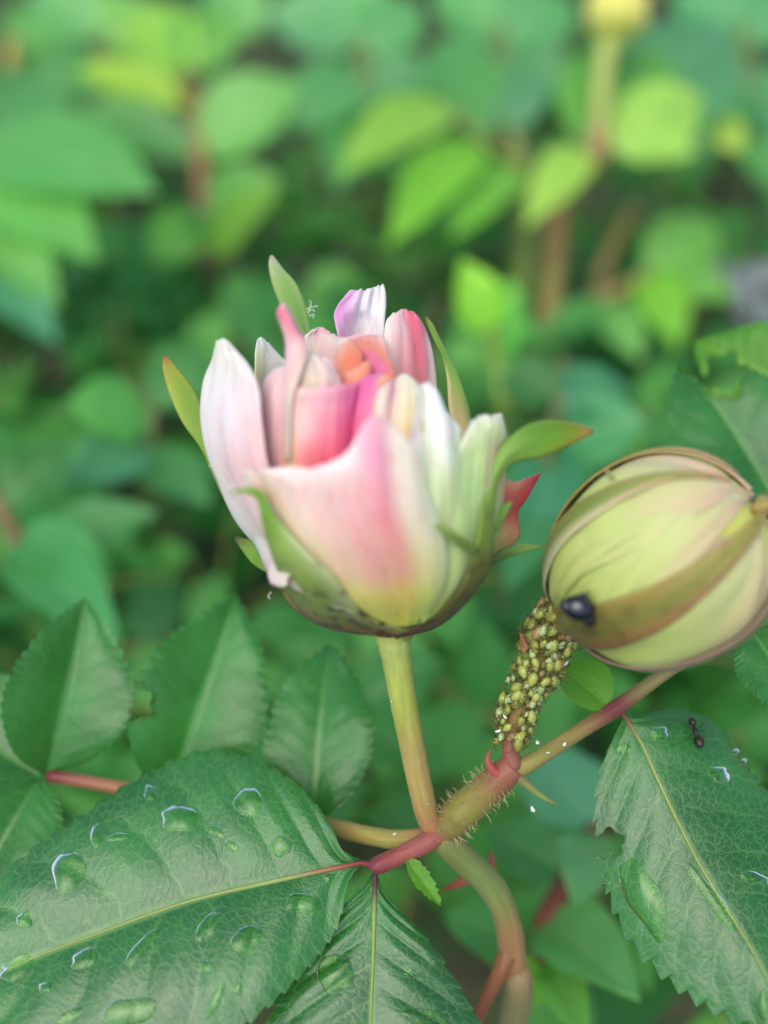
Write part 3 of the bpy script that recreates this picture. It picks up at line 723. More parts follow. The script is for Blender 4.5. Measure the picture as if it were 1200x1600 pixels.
# red tipped petal flaring out on the right
petal([[(730, 905, 1), (745, 895, 0), (757, 885, -2)], [(748, 862, 1.5), (764, 862, 0.5), (783, 862, -2)], [(755, 830, 2), (778, 832, 0.5), (811, 838, -2.5)], [(762, 795, 2), (785, 800, 0), (810, 800, -3)], [(767, 765, 1.6), (793, 775, 0), (826, 775, -3.2)], [(773, 735, 1), (803, 752, -0.5), (846, 739, -4)]],
      [['#c8d080'] * 3, ['#cdd48a', '#d6d890', '#dcd490'], ['#d4cf90', '#d2c088', '#dba080'], ['#d58a78', '#d87a70', '#cc5f5a'], ['#dd9080', '#dd7e74', '#d8525c'], ['#e9d0a0', '#e6b494', '#d84a5e']], seed=21, wob=0.4)
# left lower petal with the torn foot
petal([[(520, 945, 9), (545, 955, 9), (575, 965, 7), (600, 970, 6)], [(431, 905, 2.5), (450, 905, 8), (485, 900, 11.5), (520, 900, 13.5)], [(402, 858, 1.5), (430, 850, 8), (470, 850, 12.5), (510, 850, 15)], [(374, 812, 1.5), (408, 808, 8.6), (450, 808, 13.4), (500, 808, 15.8)], [(352, 770, 2), (385, 768, 8.8), (430, 768, 14), (480, 768, 16)], [(344, 746, 2.5), (376, 738, 9.4), (412, 734, 13), (460, 738, 15.5)]],
      [['#ecd8d0', '#ecdcc0', '#e8dca0', '#e4e08a'], ['#f0b8c4', '#f2dcd4', '#eedcc0', '#e9e0a0'], ['#f6f4f6', '#f0e8e0', '#eedcc4', '#ecdcb0'], ['#f3eeee', '#f0e2da', '#f0d4bc', '#efd8b8'], ['#f4ecec', '#f0dcd4', '#edc9a2', '#efd8b8'], ['#f5efee', '#f3e3dc', '#f1d8c8', '#f2dcd0']], seed=22, wob=0.5, smooth_noise=0.25)
petal([[(470, 840, 12), (480, 850, 12.6), (495, 860, 13)], [(440, 862, 9.5), (452, 872, 10.6), (466, 880, 11.6)], [(424, 880, 7), (436, 894, 8.6), (452, 900, 10.4)], [(419, 898, 6.2), (431, 908, 8), (448, 910, 10)], [(423, 912, 6.5), (434, 917, 8), (446, 916, 10)]],
      [['#f0e4d8'] * 3, ['#f2e8e0', '#f0e4d8', '#ece0c4'], ['#f4dede', '#f4e4e0', '#f2e4d8'], ['#eeb6c8', '#f0ccd4', '#f2e0da']], seed=23, wob=0.15, th=0.3)
# big front petal
petal([[(588, 972), (598, 976), (608, 979), (620, 980), (632, 979), (645, 976), (658, 972)],
       [(497, 922), (530, 926), (566, 930), (603, 931), (636, 929), (664, 926), (692, 922)],
       [(460, 853), (495, 856), (535, 860), (580, 862), (622, 862), (660, 860), (697, 858)],
       [(430, 790), (462, 793), (505, 796), (555, 797), (600, 796), (640, 794), (678, 792)],
       [(412, 750), (446, 748), (494, 748), (545, 738), (588, 722), (628, 732), (662, 750)],
       [(407, 735), (436, 731), (490, 730), (540, 708), (580, 650), (622, 672), (650, 705)]],
      [['#dfe86e', '#e2ea70', '#e8ec6c', '#ecec62', '#ecec5a', '#e2ec6a', '#d6e47a'], ['#e4ea88', '#ebee8a', '#eeea88', '#eee282', '#eede7c', '#e0ec84', '#d4e69a'], ['#ecdfb0', '#eedcb4', '#efd0b8', '#eebcb0', '#ebb8a2', '#e6e2ac', '#dce6b4'],
       ['#eed4ae', '#f2deca', '#f2d0c8', '#f0bcb8', '#efaeac', '#eee6cc', '#dee6c4'], ['#eed0aa', '#f3dcd0', '#f3d8d4', '#f2ccc8', '#f0b0b8', '#f1e8d6', '#e4e8d0'], ['#f3dccc', '#f5e6e0', '#f5e6e4', '#f4e6e4', '#f0b4ca', '#f2ecdc', '#ecead6'], ['#f5e8e0', '#f7eeec', '#f7ecec', '#f6eae8', '#f2bcd0', '#f4eee0', '#f0ecdc']],
      f=1.0, off=0.6, seed=25, m=56, n=54, wob=0.6, pleat=0.25, smooth_noise=0.35, th=0.5, label='broad front petal flushed pink over yellow')

# ---- sepals of the open flower
def sepal(st, zs, cols, name='sepal', curl=0.25, th=0.55, parent=None, spot=0.0, ns=50, label=None, seed=0, depth=V, wave=0.0003):
    """st: stations (Lx,Ly,Rx,Ry), zs: z at mid, cols: (outer colour list along s)"""
    n = len(st)
    M = []; L = []; R = []
    for i, (lx, ly, rx, ry) in enumerate(st):
        z = zs[i]
        z0 = z if not isinstance(z, tuple) else z[1]
        zl, zr = (z, z) if not isinstance(z, tuple) else (z[0], z[2])
        w = math.hypot(lx - rx, ly - ry) * 0.085
        M.append(depth((lx + rx) / 2, (ly + ry) / 2, z0 + curl * w * 0.5))
        L.append(depth(lx, ly, zl)); R.append(depth(rx, ry, zr))
    cl = np.array([[lin(a) for a in c] if isinstance(c, (tuple, list)) else [lin(c)] * 3 for c in cols]) ** 1.15 * 0.82
    def cf_(c, ss, ts):
        a = np.stack([cr(cl[:, k], ss) for k in range(3)], 1)       # ns,3(edge l, mid, edge r),3
        o = np.empty_like(c)
        for j, t in enumerate(ts):
            e = a[:, 0] if t < 0 else a[:, 2]
            k = abs(t) ** 1.6
            o[:, j] = a[:, 1] * (1 - k) + e * k
        return o
    ob = leaf3(name, M, L, R, M_sepal, parent or flower, ns=ns, nt_=8, colfun=cf_, th=th * 0.001, label=label, seed=seed, wave=wave)
    me = ob.data
    at = me.attributes.new('Spot', 'FLOAT', 'POINT')
    uvv = np.zeros(len(me.vertices))
    k = len(me.vertices) // 2
    s_ = np.repeat(np.linspace(0, 1, ns), 17)
    uvv[:] = np.tile(spot * np.clip(1.25 - s_ * 2.2, 0, 1), 2)
    at.data.foreach_set('value', uvv)
    return ob

def zc(x, y, f, o=0): return Z(x, y, f) + o
def zs3(st, f, o=0.0):
    return [(zc(a, b, f, o), zc((a + c) / 2, (b + d) / 2, f, o + 0.3), zc(c, d, f, o)) for a, b, c, d in st]
st = [(608, 996, 642, 986), (540, 988, 578, 964), (484, 968, 550, 938), (449, 932, 522, 900), (431, 886, 482, 862), (417, 845, 452, 832), (407, 806, 426, 800), (402, 782, 414, 774), (390, 773, 393, 761), (361, 769, 363, 767)]
z_ = zs3(st, 1.05, 0.9); z_[-3] = (15.2, 15.4, 15.6); z_[-2] = (15.6, 15.8, 15.8); z_[-1] = (15.5, 15.5, 15.5); z_[-4] = (14.6, 15.0, 15.4)
sepal(st, z_, [('#6a5a44', '#6d6038', '#a8ac6c'), ('#6a4a42', '#75703c', '#b0b46c'), ('#74504a', '#8a9a48', '#c4c896'), ('#7c7a44', '#98b054', '#c6d09c'), ('#86a04c', '#a2bf64', '#c2d09c'), ('#88a64c', '#9dc060', '#b8d08c'), '#86b048', '#84b044', '#8ab44c', '#9cbc54'], spot=0.9, curl=0.1, label='green front sepal, brown and spotted at its foot', seed=0.4)
st = [(612, 988, 618, 999), (668, 972, 682, 982), (712, 928, 735, 936), (734, 882, 764, 890), (744, 840, 773, 850), (752, 790, 774, 796), (759, 752, 777, 758), (770, 724, 790, 732), (788, 692, 806, 722), (828, 662, 846, 715), (880, 657, 888, 698), (926, 671, 927, 676)]
z_ = zs3(st[:6], 1.04, 0.8) + [(9, 9.6, 8), (9, 9.6, 8), (8.5, 9, 7.5), (7.5, 6.5, 6), (6, 5, 4.5), (4.5, 4.5, 4.5)]
s2 = sepal(st, z_, [('#6d5a34', '#5c4a30', '#5a4238'), ('#7a6a38', '#6a5a30', '#5c4838'), ('#7c7238', '#6a6a30', '#5c4a34'), ('#84923c', '#7a8438', '#5f6030'), ('#8aa648', '#86a044', '#76803c'), '#8cae4e', '#90b454', '#90b858', ('#86b04c', '#94b85c', '#7ea844'), ('#6f9c3a', '#7eb03e', '#8fae3a'), ('#78963a', '#86a83a', '#a5a03c'), '#b08a4c'], spot=0.75, curl=0.12, label='green right hand sepal with a curled blade', seed=1.7)
def lobe(pts, w, zz, cols, seed=0):
    q = np.array(pts, float); d = np.gradient(q, axis=0); nrm = np.stack([-d[:, 1], d[:, 0]], 1); nrm /= np.linalg.norm(nrm, axis=1)[:, None]
    st = [(*(q[i] + nrm[i] * w[i] / 2), *(q[i] - nrm[i] * w[i] / 2)) for i in range(len(q))]
    return sepal(st, zz, cols, name='sepal_lobe', parent=s2, curl=0.2, th=0.4, ns=20, seed=seed)
lobe([(748, 862), (725, 850), (700, 833), (679, 819)], [12, 15, 12, 1], [11.5, 13.6, 15.4, 16], ['#7c8a40', '#7c9a44', '#8aa850', '#9ab45c'])
lobe([(768, 834), (778, 812), (789, 795), (799, 783)], [12, 17, 12, 1], [6, 6, 5.5, 5], ['#7a9a40', '#6f9c40', '#74a444', '#8ab04c'])
lobe([(764, 878), (790, 864), (820, 856), (849, 853)], [10, 17, 13, 1], [3, 2, 1, 0], ['#5a6a34', '#5c7e3c', '#7aa050', '#8ab050'])
# back right
sepal([(725, 800, 745, 800), (712, 720, 742, 720), (705, 668, 737, 662), (700, 630, 734, 636), (698, 590, 720, 600), (690, 560, 706, 570), (676, 530, 692, 538), (668, 508, 678, 512), (665, 494, 667, 495)],
      [-3, -6, -8, -9, -10, -11, -11.5, -12, -12], [('#d9cf9a', '#c8b880', '#6f9c3a')] * 3 + [('#d9cf9a', '#a8b068', '#6f9c3a'), ('#cfc992', '#88b04c', '#74a03c')] + ['#7ea848', '#84ac4a', '#86a848', '#8a8a44'], label='narrow sepal with a pale woolly edge', seed=2.2, wave=0.0008)
# back left, tall
sepal([(480, 640, 510, 640), (470, 560, 495, 555), (455, 507, 486, 515), (437, 474, 479, 482), (425, 442, 464, 445), (420, 414, 441, 418), (422, 399, 426, 399)],
      [-9, -11, -12.5, -13.2, -13.6, -13.8, -14], ['#7a9c50', '#7a9c50', ('#88ac5c', '#74a04c', '#88b064'), ('#9cb870', '#7cac50', '#8cb464'), ('#b4c084', '#8cb45c', '#a4c078'), ('#c4c4a0', '#a8bc88', '#b4c490'), ('#b08088', '#c0b0b0', '#b08088')], label='upright green sepal with a grey tip', seed=3.1)
# far left
sepal([(600, 992, 612, 980), (520, 985, 545, 955), (458, 950, 490, 915), (432, 905, 462, 870), (395, 850, 430, 830), (350, 780, 390, 760), (316, 705, 345, 690), (285, 660, 322, 650), (265, 615, 305, 610), (255, 578, 278, 576), (256, 557, 260, 556)],
      [1, 0, 0, -2, -6, -8, -8, -8.4, -9, -9.4, -9.6], [('#6a5244', '#6a6038', '#8a8a44'), ('#6a5244', '#726a3a', '#9aa04c'), ('#7a6a3c', '#8a8440', '#b0ac60'), ('#8a8040', '#98a04c', '#a8b858'), '#8aa848', '#84a844', '#86aa3c', ('#a4bc4c', '#86a838', '#84a43c'), ('#b4bc54', '#8caa38', '#86a63c'), ('#b4a84c', '#a0a43c', '#96a83c'), '#b06a48'], spot=0.8, label='olive sepal standing off the left side of the flower', seed=4.4)
sepal([(440, 905, 452, 890), (404, 888, 412, 862), (384, 868, 398, 846), (366, 842, 370, 838)], [-3, -4, -5, -6], ['#7a9438', '#78a03a', '#7fa43c', '#5a4a40'], label='short green sepal lobe under the torn petal', seed=5.0)
sepal([(610, 995, 626, 994), (560, 985, 680, 980), (520, 950, 720, 945), (500, 900, 740, 890), (520, 840, 720, 840)], [-2, -8, -14, -18, -19], ['#6a5a38', '#6f7038', '#7f9040', '#84a048', '#84a048'], curl=-0.25, seed=6.0)
# fine wool on the sepal rims
def hair(pts, r=0.05, col='#eef2ec', parent=None, name='hair'):
    v, f, t = tube([V(*p) for p in pts], [r * 0.001] * len(pts), 5, 14)
    return mesh_obj(name, v, f, M_hair, parent or flower, base=V(*pts[0]))
M_hair = simple('pale_wool', '#e8ece4', 0.6)
for pts in ([(478, 484, -13), (486, 480, -13), (497, 478, -13)], [(479, 488, -13), (488, 484, -13), (492, 487, -13)], [(481, 492, -13), (486, 474, -13), (484, 470, -13)], [(480, 495, -13), (490, 491, -13), (489, 497, -13)], [(338, 725, 0), (330, 726, 0), (326, 729, 0)], [(424, 925, 1), (419, 931, 1), (422, 936, 1)]):
    hair(pts)

# ---- the yellow bud
BA, BT = P(888, 958, 128), P(1184, 786, 115)
bc = (BA + BT) / 2
bax = norm(BT - BA); bl = np.linalg.norm(BT - BA) / 2
e1 = norm(np.cross(bax, UPV)); e2 = np.cross(e1, bax)      # e1 roughly towards/away from camera
if e1 @ (CAM - bc) < 0: e1 = -e1
def bud_pt(th, ph, k=1.0, rad=0.0138):
    """th 0 base..1 tip, ph around (0 faces the camera)"""
    t = -math.cos(th * math.pi)
    r = rad * math.sin(th * math.pi) ** 0.85 * (1 + 0.05 * t)
    return bc + bax * bl * t * (1 + (k - 1)) + (e1 * math.cos(ph) + e2 * math.sin(ph)) * r * k
bud_stem = tube_obj('bud_stem', [(800, 1200, 131.5), (798, 1165, 131.5), (808, 1120, 131.5), (828, 1070, 131.5), (848, 1020, 131), (868, 984, 129.5), (892, 960, 127.5)],
                    [15, 14, 16, 18, 19, 20, 22], ['#9c6a58', '#986450', '#a08a48', '#9a9440', '#9a9440', '#94903c', '#8a7a38'], M_stem, shoot, n=40)
bud = mesh_obj('bud', *(lambda a: (a[0], a[1]))(tube([P(868, 976, 129.2), P(882, 965, 128.4), P(905, 952, 127.5), P(945, 930, 125.5)], [0.0018, 0.0035, 0.0052, 0.0055], 18, 16)), M_stem, shoot,
               base=BA, cols=np.tile(lin('#7a6a34'), (18 * 16 + 2, 1)), uvs=np.zeros((18 * 16 + 2, 2)), label='tight yellow green bud wrapped in green and brown sepals')
def bud_patch(name, ph0, dph, k0, k1, cols, mat, th0=0.04, th1=0.98, m=26, n=22, th=0.0004, taper=False, twist=0.0, label=None, seed=0, spot=0.0, lift=0.0, rounded=False):
    pts = np.empty((m, n, 3))
    for i in range(m):
        a = i / (m - 1); tt = th0 + (th1 - th0) * a
        for j in range(n):
            b = j / (n - 1) * 2 - 1
            w = dph
            if taper: w = dph * np.interp(a, [0, 0.2, 0.4, 0.6, 0.8, 0.92, 1], [1, 1.0, 0.72, 0.46, 0.34, 0.26, 0.06])
            if rounded: w = dph * math.sqrt(max(1 - max(0, (a - 0.55) / 0.46) ** 2, 0.02))
            ph = ph0 + twist * a + b * w + 0.05 * noise.noise(Vector((a * 3, b, seed)))
            k = k0 + (k1 - k0) * (b * 0.5 + 0.5) + (0.014 if taper else 0.05) * noise.noise(Vector((a * 3.5 + seed, b * 2.5, seed)))
            if not taper: k += 0.02 * max(0, a - 0.75) * 4 * math.cos(b * 4 + seed)
            k += lift * max(0, a - 0.7)
            pts[i, j] = bud_pt(min(tt, 0.995), ph, k)
    vv, ff = shell(pts, th)
    c = lin2([[lin(x) for x in r] for r in cols], m, n).reshape(-1, 3) ** 1.2 * 0.8
    uv = np.stack(np.meshgrid(np.linspace(0, 1, m), np.linspace(0, 1, n), indexing='ij'), -1).reshape(-1, 2) + seed
    ob = mesh_obj(name, vv, ff, mat, bud, np.vstack([c, c]), np.vstack([uv, uv]), base=pts[0, n // 2], label=label)
    if taper:
        at = ob.data.attributes.new('Spot', 'FLOAT', 'POINT')
        at.data.foreach_set('value', np.full(2 * m * n, spot))
    return ob
yp = [['#c0c878', '#bccc74', '#b8c270'], ['#ccd684', '#c8d880', '#c4d07c'], ['#d4dc98', '#d0de90', '#d4d496'], ['#dccca4', '#d6dca0', '#dcc8a8'], ['#e0c2ac', '#dad8aa', '#e0bcac']]
core = np.array([[bud_pt(0.02 + 0.96 * i / 23, 2 * math.pi * j / 28, 0.965 + 0.02 * noise.noise(Vector((i * 0.3, math.cos(2 * math.pi * j / 28) * 2, math.sin(2 * math.pi * j / 28) * 2)))) for j in range(28)] for i in range(24)])
idx = np.arange(24 * 28).reshape(24, 28)
cf2 = [(idx[i, j], idx[i + 1, j], idx[i + 1, (j + 1) % 28], idx[i, (j + 1) % 28]) for i in range(23) for j in range(28)] + [tuple(idx[0, ::-1]), tuple(idx[23, :])]
cu = np.stack([np.repeat(np.linspace(0, 1, 24), 28), np.tile(np.linspace(0, 1, 28), 24)], 1)
mesh_obj('petal', core.reshape(-1, 3), cf2, M_budpetal, bud, np.tile(lin('#c4cc6c'), (24 * 28, 1)), cu)
for ph0, w, tw, t1, sd2 in [(0.1, 0.75, 0.5, 0.93, 0.3), (-0.95, 0.7, 0.35, 0.88, 1.3), (1.05, 0.7, -0.45, 0.9, 2.3), (2.2, 0.8, 0.3, 0.95, 3.3), (3.3, 0.8, 0.3, 0.92, 4.3), (4.4, 0.8, 0.3, 0.95, 5.3), (-0.35, 0.4, 0.7, 0.97, 6.3), (0.55, 0.42, 0.1, 0.985, 7.3)]:
    bud_patch('petal', ph0, w, 1.0, 0.96, yp, M_budpetal, th0=0.03, th1=t1, seed=sd2, twist=tw, rounded=True)
def sc(edge, mid, tipc): return [[edge, mid, edge]] * 2 + [[edge, mid, edge], [tipc] * 3]
bud_patch('sepal', -0.40, 0.33, 1.04, 1.04, [['#7a6038', '#70663a', '#80743f'], ['#98704a', '#7e7c40', '#98904c'], ['#b08860', '#96984e', '#b0a05c'], ['#b89a68', '#a4a458', '#b0a862'], ['#b8a060', '#b0a458', '#b8a05c']], M_sepal, th0=0.03, th1=0.985, taper=True, twist=0.0, spot=0.25, label='brown flushed sepal running to the tip of the bud', lift=0.1)
bud_patch('sepal', 0.86, 0.26, 1.045, 1.045, [['#84704a', '#7c7a40', '#8a8448'], ['#c4c4a0', '#86984a', '#98944c'], ['#d4d0a8', '#8ea450', '#a0985a'], ['#d8bc98', '#a0ac5c', '#b89a68'], ['#c8a070'] * 3], M_sepal, th0=0.03, th1=0.88, taper=True, twist=-0.28, label='green sepal with a white rim across the bud', seed=1.2)
bud_patch('sepal', 1.55, 0.33, 1.03, 1.03, sc('#b0a060', '#9cac54', '#c8a080'), M_sepal, th0=0.03, th1=0.93, taper=True, twist=-0.2, seed=2.2)
bud_patch('sepal', -1.5, 0.36, 1.04, 1.04, sc('#b49a88', '#8a9448', '#a88a58'), M_sepal, th0=0.03, th1=0.99, taper=True, twist=0.1, seed=3.2, lift=0.15)
bud_patch('sepal', 3.3, 0.4, 1.03, 1.03, sc('#8a8448', '#8a9448', '#a88a58'), M_sepal, th0=0.03, th1=0.97, taper=True, seed=4.2)
v, f, t = tube([bud_pt(0.93, -0.3, 1.03), bud_pt(0.985, -0.2, 1.06), P(1196, 792, 111), P(1212, 778, 111)], [0.0010, 0.0009, 0.0006, 0.0001], 8, 20)
mesh_obj('sepal_tip', v, f, M_stem, bud, np.tile(lin('#9a8a48'), (len(v), 1)), np.zeros((len(v), 2)))
tube_obj('sepal_lobe', [(958, 748, 114), (950, 738, 113.5), (945, 730, 113.5)], [5, 3, 0.6], ['#a8a868'] * 3, M_stem, bud)

# ------------------------------------------------------------------ hero leaves
leafA = tube_obj('leaf', [(690, 1303, 135), (655, 1322, 134), (618, 1340, 133), (590, 1353, 132.5), (584, 1362, 132.4)], [15, 15, 14, 14, 9], ['#966050', '#a86660', '#9c5650', '#84424a', '#743840'], M_stem, shoot, label='near leaf on a red stalk, its leaflets beaded with water')
px_leaf('stipule', (634, 1338, 132.5), (689, 1415, 130), 30, M_young, leafA, fold=0.5, droop=-0.05, col='#d8e4c0', ns=30, nt_=5, teeth=7, tooth=0.0004)
def curves(tab, zf):
    M = [P(r[0], r[1], zf(r[0], r[1])) for r in tab]
    L = [P(r[2], r[3], zf(r[2], r[3])) for r in tab]
    R = [P(r[4], r[5], zf(r[4], r[5])) for r in tab]
    return M, L, R
# large left leaflet: M, lower edge, upper edge
zA = lambda x, y: 132.5 - (y - 1350) * 0.046 + max(0, (1340 - y)) * 0.02 + (560 - x) * 0.004
tabA = [(566, 1349, 566, 1352, 566, 1346), (541, 1353, 552, 1370, 538, 1328), (500, 1361, 540, 1412, 516, 1285), (455, 1371, 524, 1455, 478, 1238), (405, 1382, 495, 1498, 430, 1204), (350, 1394, 452, 1545, 378, 1181), (295, 1408, 402, 1590, 322, 1170), (235, 1428, 345, 1630, 258, 1192), (170, 1452, 280, 1655, 190, 1232), (100, 1478, 205, 1665, 115, 1285), (30, 1505, 120, 1665, 36, 1336), (-40, 1532, 30, 1650, -42, 1400), (-110, 1560, -70, 1625, -115, 1480), (-180, 1590, -180, 1592, -182, 1588)]
M, L, R = curves(tabA, zA)
lA = leaf3('leaflet', M, L, R, M_hero, leafA, ns=230, nt_=26, teeth=26, tooth=0.0008, bulge=0.09, quilt=0.0006, wave=0.0022, col='#ffffff', edge_col='#e8f0c0', seed=0.7, label='large dark green leaflet covered with water drops')
zB = lambda x, y: 133.5 - (y - 1370) * 0.036 + abs(x - 583) * 0.012
tabB = [(586, 1362, 583, 1364, 589, 1364), (586, 1385, 556, 1392, 602, 1392), (585, 1415, 528, 1420, 632, 1425), (584, 1455, 492, 1460, 668, 1462), (583, 1500, 458, 1508, 697, 1505), (581, 1550, 432, 1560, 728, 1556), (579, 1605, 410, 1620, 756, 1612), (577, 1665, 418, 1690, 752, 1690), (575, 1725, 460, 1745, 705, 1745), (573, 1780, 520, 1792, 640, 1792), (571, 1830, 570, 1832, 573, 1832)]
M, L, R = curves(tabB, zB)
def tintB(c, ss, ts):
    w = np.exp(-((ss[:, None] - 0.42) / 0.08) ** 2) * np.clip((ts[None, :] - 0.72) / 0.25, 0, 1)
    w = w[..., None]
    c = c * (1 - w) + np.array([3.2, 2.4, 1.2]) * w * 0.31
    return c
lB = leaf3('leaflet', M, L, R, M_hero, leafA, ns=210, nt_=26, teeth=15, tooth=0.0009, bulge=0.07, quilt=0.0006, wave=0.0016, seed=2.9, label='glossy end leaflet hanging below the flower stem', col='#e4ecee', colfun=tintB)
def midrib(name, tab, zf, r0, cols, par, lift=0.12):
    pts = [(r[0], r[1], zf(r[0], r[1]) - lift) for r in tab]
    tube_obj(name, pts, list(np.linspace(r0, 1.0, len(pts))), cols, M_stem, par, sides=8, n=60, bump=0.03)
midrib('midrib', [(592, 1353)] + [r[:2] for r in tabA], zA, 4.5, ['#7a3038', '#8a3c3c', '#a07a50'] + ['#9aae68'] * 8, leafA)
midrib('midrib', [(586, 1350)] + [r[:2] for r in tabB], zB, 4.5, ['#7a3038', '#5a2c3c', '#6a4a40'] + ['#8fae5c'] * 8, leafA)
# left compound leaf (slightly behind)
leafB = tube_obj('leaf', [(690, 1306, 137), (620, 1312, 139), (560, 1302, 142), (500, 1288, 146), (380, 1262, 150), (265, 1245, 152), (150, 1224, 153), (75, 1212, 153)], [16, 15, 14, 13, 12, 11, 10, 10], ['#a85c50', '#a8a058', '#b0a060', '#a89860', '#a88a60', '#a8805c', '#a8785c', '#7a3040'], M_stem, shoot, n=50, label='leaf reaching out behind the large wet leaflet')
KWm = dict(ns=110, nt_=12, teeth=20, tooth=0.0007, quilt=0.00015, nlat=9, wave=0.0012, bulge=0.06)
px_leaf('leaflet', (72, 1210, 153), (132, 935, 158), 185, M_mid, leafB, fold=0.55, roll=0.35, col='#ffffff', seed=3.3, **KWm)
px_leaf('leaflet', (62, 1214, 152), (-150, 1090, 160), 200, M_mid, leafB, fold=0.2, col='#e8f2ea', seed=4.3, **KWm)
px_leaf('leaflet', (62, 1220, 152), (-40, 1400, 142), 170, M_mid, leafB, fold=0.3, col='#e8f2ea', seed=5.3, **KWm)
px_leaf('leaflet', (262, 1242, 152), (368, 930, 160), 205, M_mid, leafB, fold=0.4, roll=0.25, col='#f0fff0', seed=6.3, bites=[(212, 1100, 26), (170, 1165, 26)], **KWm)
px_leaf('leaflet', (490, 1285, 147), (515, 1005, 160), 170, M_mid, leafB, fold=0.12, roll=-0.1, col='#c8e4dc', seed=7.3, **KWm)
# right compound leaf
leafC = tube_obj('leaf', [(800, 1206, 132), (840, 1185, 132.5), (900, 1146, 135.5), (960, 1108, 137.8), (1010, 1072, 138), (1070, 1030, 138), (1140, 992, 138), (1180, 975, 136)], [16, 13, 12, 13, 11, 11, 10, 9], ['#96884c', '#9a9656', '#9a8c56', '#84484a', '#9c9460', '#a09c68', '#8a9458', '#8a9458'], M_stem, shoot, n=50, label='leaf with a bitten leaflet below the yellow bud')
zC = lambda x, y: 138.5 - (y - 1120) * 0.040 + 0.03 * abs(x - (985 + (y - 1138) * 0.56))
tabC = [(978, 1122, 972, 1126, 982, 1118), (988, 1138, 952, 1158, 1010, 1112), (1004, 1165, 934, 1205, 1060, 1104), (1022, 1205, 927, 1256, 1112, 1122), (1042, 1248, 929, 1310, 1150, 1165), (1066, 1298, 942, 1362, 1180, 1210), (1092, 1348, 956, 1415, 1215, 1255), (1122, 1398, 984, 1470, 1252, 1305), (1152, 1446, 1024, 1515, 1285, 1365), (1182, 1496, 1076, 1556, 1305, 1430), (1208, 1548, 1135, 1588, 1305, 1500), (1230, 1600, 1190, 1620, 1285, 1575), (1248, 1650, 1246, 1652, 1252, 1650)]
M, L, R = curves(tabC, zC)
midrib('midrib', [(970, 1114)] + [r[:2] for r in tabC], zC, 3.6, ['#7a3038', '#8a6a48'] + ['#9aae68'] * 8, leafC)
def tintC(c, ss, ts):
    w = np.exp(-((ss[:, None] - 0.37) / 0.035) ** 2) * np.clip((ts[None, :] - 0.8) / 0.15, 0, 1)
    w = w[..., None]
    return c * (1 - w) + np.array([3.0, 2.0, 1.0]) * w * 0.33
lC = leaf3('leaflet', M, L, R, M_hero, leafC, ns=230, nt_=28, teeth=20, tooth=0.0011, bulge=0.07, quilt=0.0004, wave=0.0014, seed=5.9, label='bitten leaflet with pooled water below the yellow bud', bites=[(952, 1316, 21), (938, 1322, 18)], col='#f0f6f4', colfun=tintC)
px_leaf('leaflet', (950, 1106, 138), (868, 1040, 142), 88, M_young, leafC, fold=0.35, roll=0.2, col='#ffffff', seed=8.1, ns=40, nt_=8, label='small rounded bright green leaflet')
px_leaf('leaflet', (1168, 978, 136), (1260, 1130, 130), 130, M_mid, leafC, fold=0.3, col='#e8f2ea', seed=9.1, **KWm)
tube_obj('stipule', [(800, 1206, 131), (822, 1225, 131.5), (848, 1245, 132), (872, 1258, 133)], [8, 7, 5, 1], ['#a08058', '#8a9458', '#8aa05c', '#9a9458'], M_stem, leafC)
tube_obj('stipule', [(790, 1212, 131), (772, 1205, 130.5), (762, 1188, 130), (766, 1172, 130)], [9, 7, 5, 1], ['#b06a58', '#b8605a', '#b06058', '#a05048'], M_stem, leafC)
tube_obj('stipule', [(836, 1058, 131), (826, 1030, 130.5), (822, 1010, 130), (812, 988, 130)], [6, 9, 6, 1], ['#90b050', '#86c040', '#a87850', '#b06048'], M_stem, bud_stem)

# bitten leaf at the right edge, its shoot stands to the right
rs = thing('rose_shoot', np.array([0.13, 0.21, 0.0]), 'rose shoot with ragged, insect eaten leaves above the yellow bud', 'rose shoot')
st_o = tube_obj('cane', [(1290, 560, 160), (1300, 760, 162), (1330, 1000, 165)], [18, 20, 22], ['#8a9a5c', '#8a8a50', '#7a7a48'], M_stem, rs, extra=[np.array([0.128, 0.20, 0.2]), np.array([0.13, 0.21, -0.005])], n=40)
KWr = dict(ns=120, nt_=16, teeth=22, tooth=0.0008, quilt=0.0002, nlat=9, wave=0.0018, bulge=0.06)
lfR = tube_obj('leaf', [(1295, 700, 160), (1262, 740, 157), (1240, 770, 155)], [10, 9, 8], ['#8a6a50'] * 3, M_stem, rs)
px_leaf('leaflet', (1262, 880, 150), (1062, 560, 160), 250, M_mid, lfR, fold=0.15, col='#c4e2dc', seed=1.1, bites=[(1128, 590, 36), (1100, 565, 34), (1150, 560, 20)], label='teal green eaten leaflet behind the yellow bud', **KWr)
lfR2 = tube_obj('leaf', [(1292, 580, 160), (1262, 600, 160), (1240, 610, 160)], [10, 9, 8], ['#8a6a50'] * 3, M_stem, rs)
px_leaf('leaflet', (1262, 620, 160), (1085, 535, 168), 150, M_young, lfR2, fold=0.1, col='#d4e4e4', seed=2.1, roll=-0.2, bites=[(1132, 582, 30), (1166, 590, 18)], label='pale green eaten leaflet, ragged along one side', **KWr)

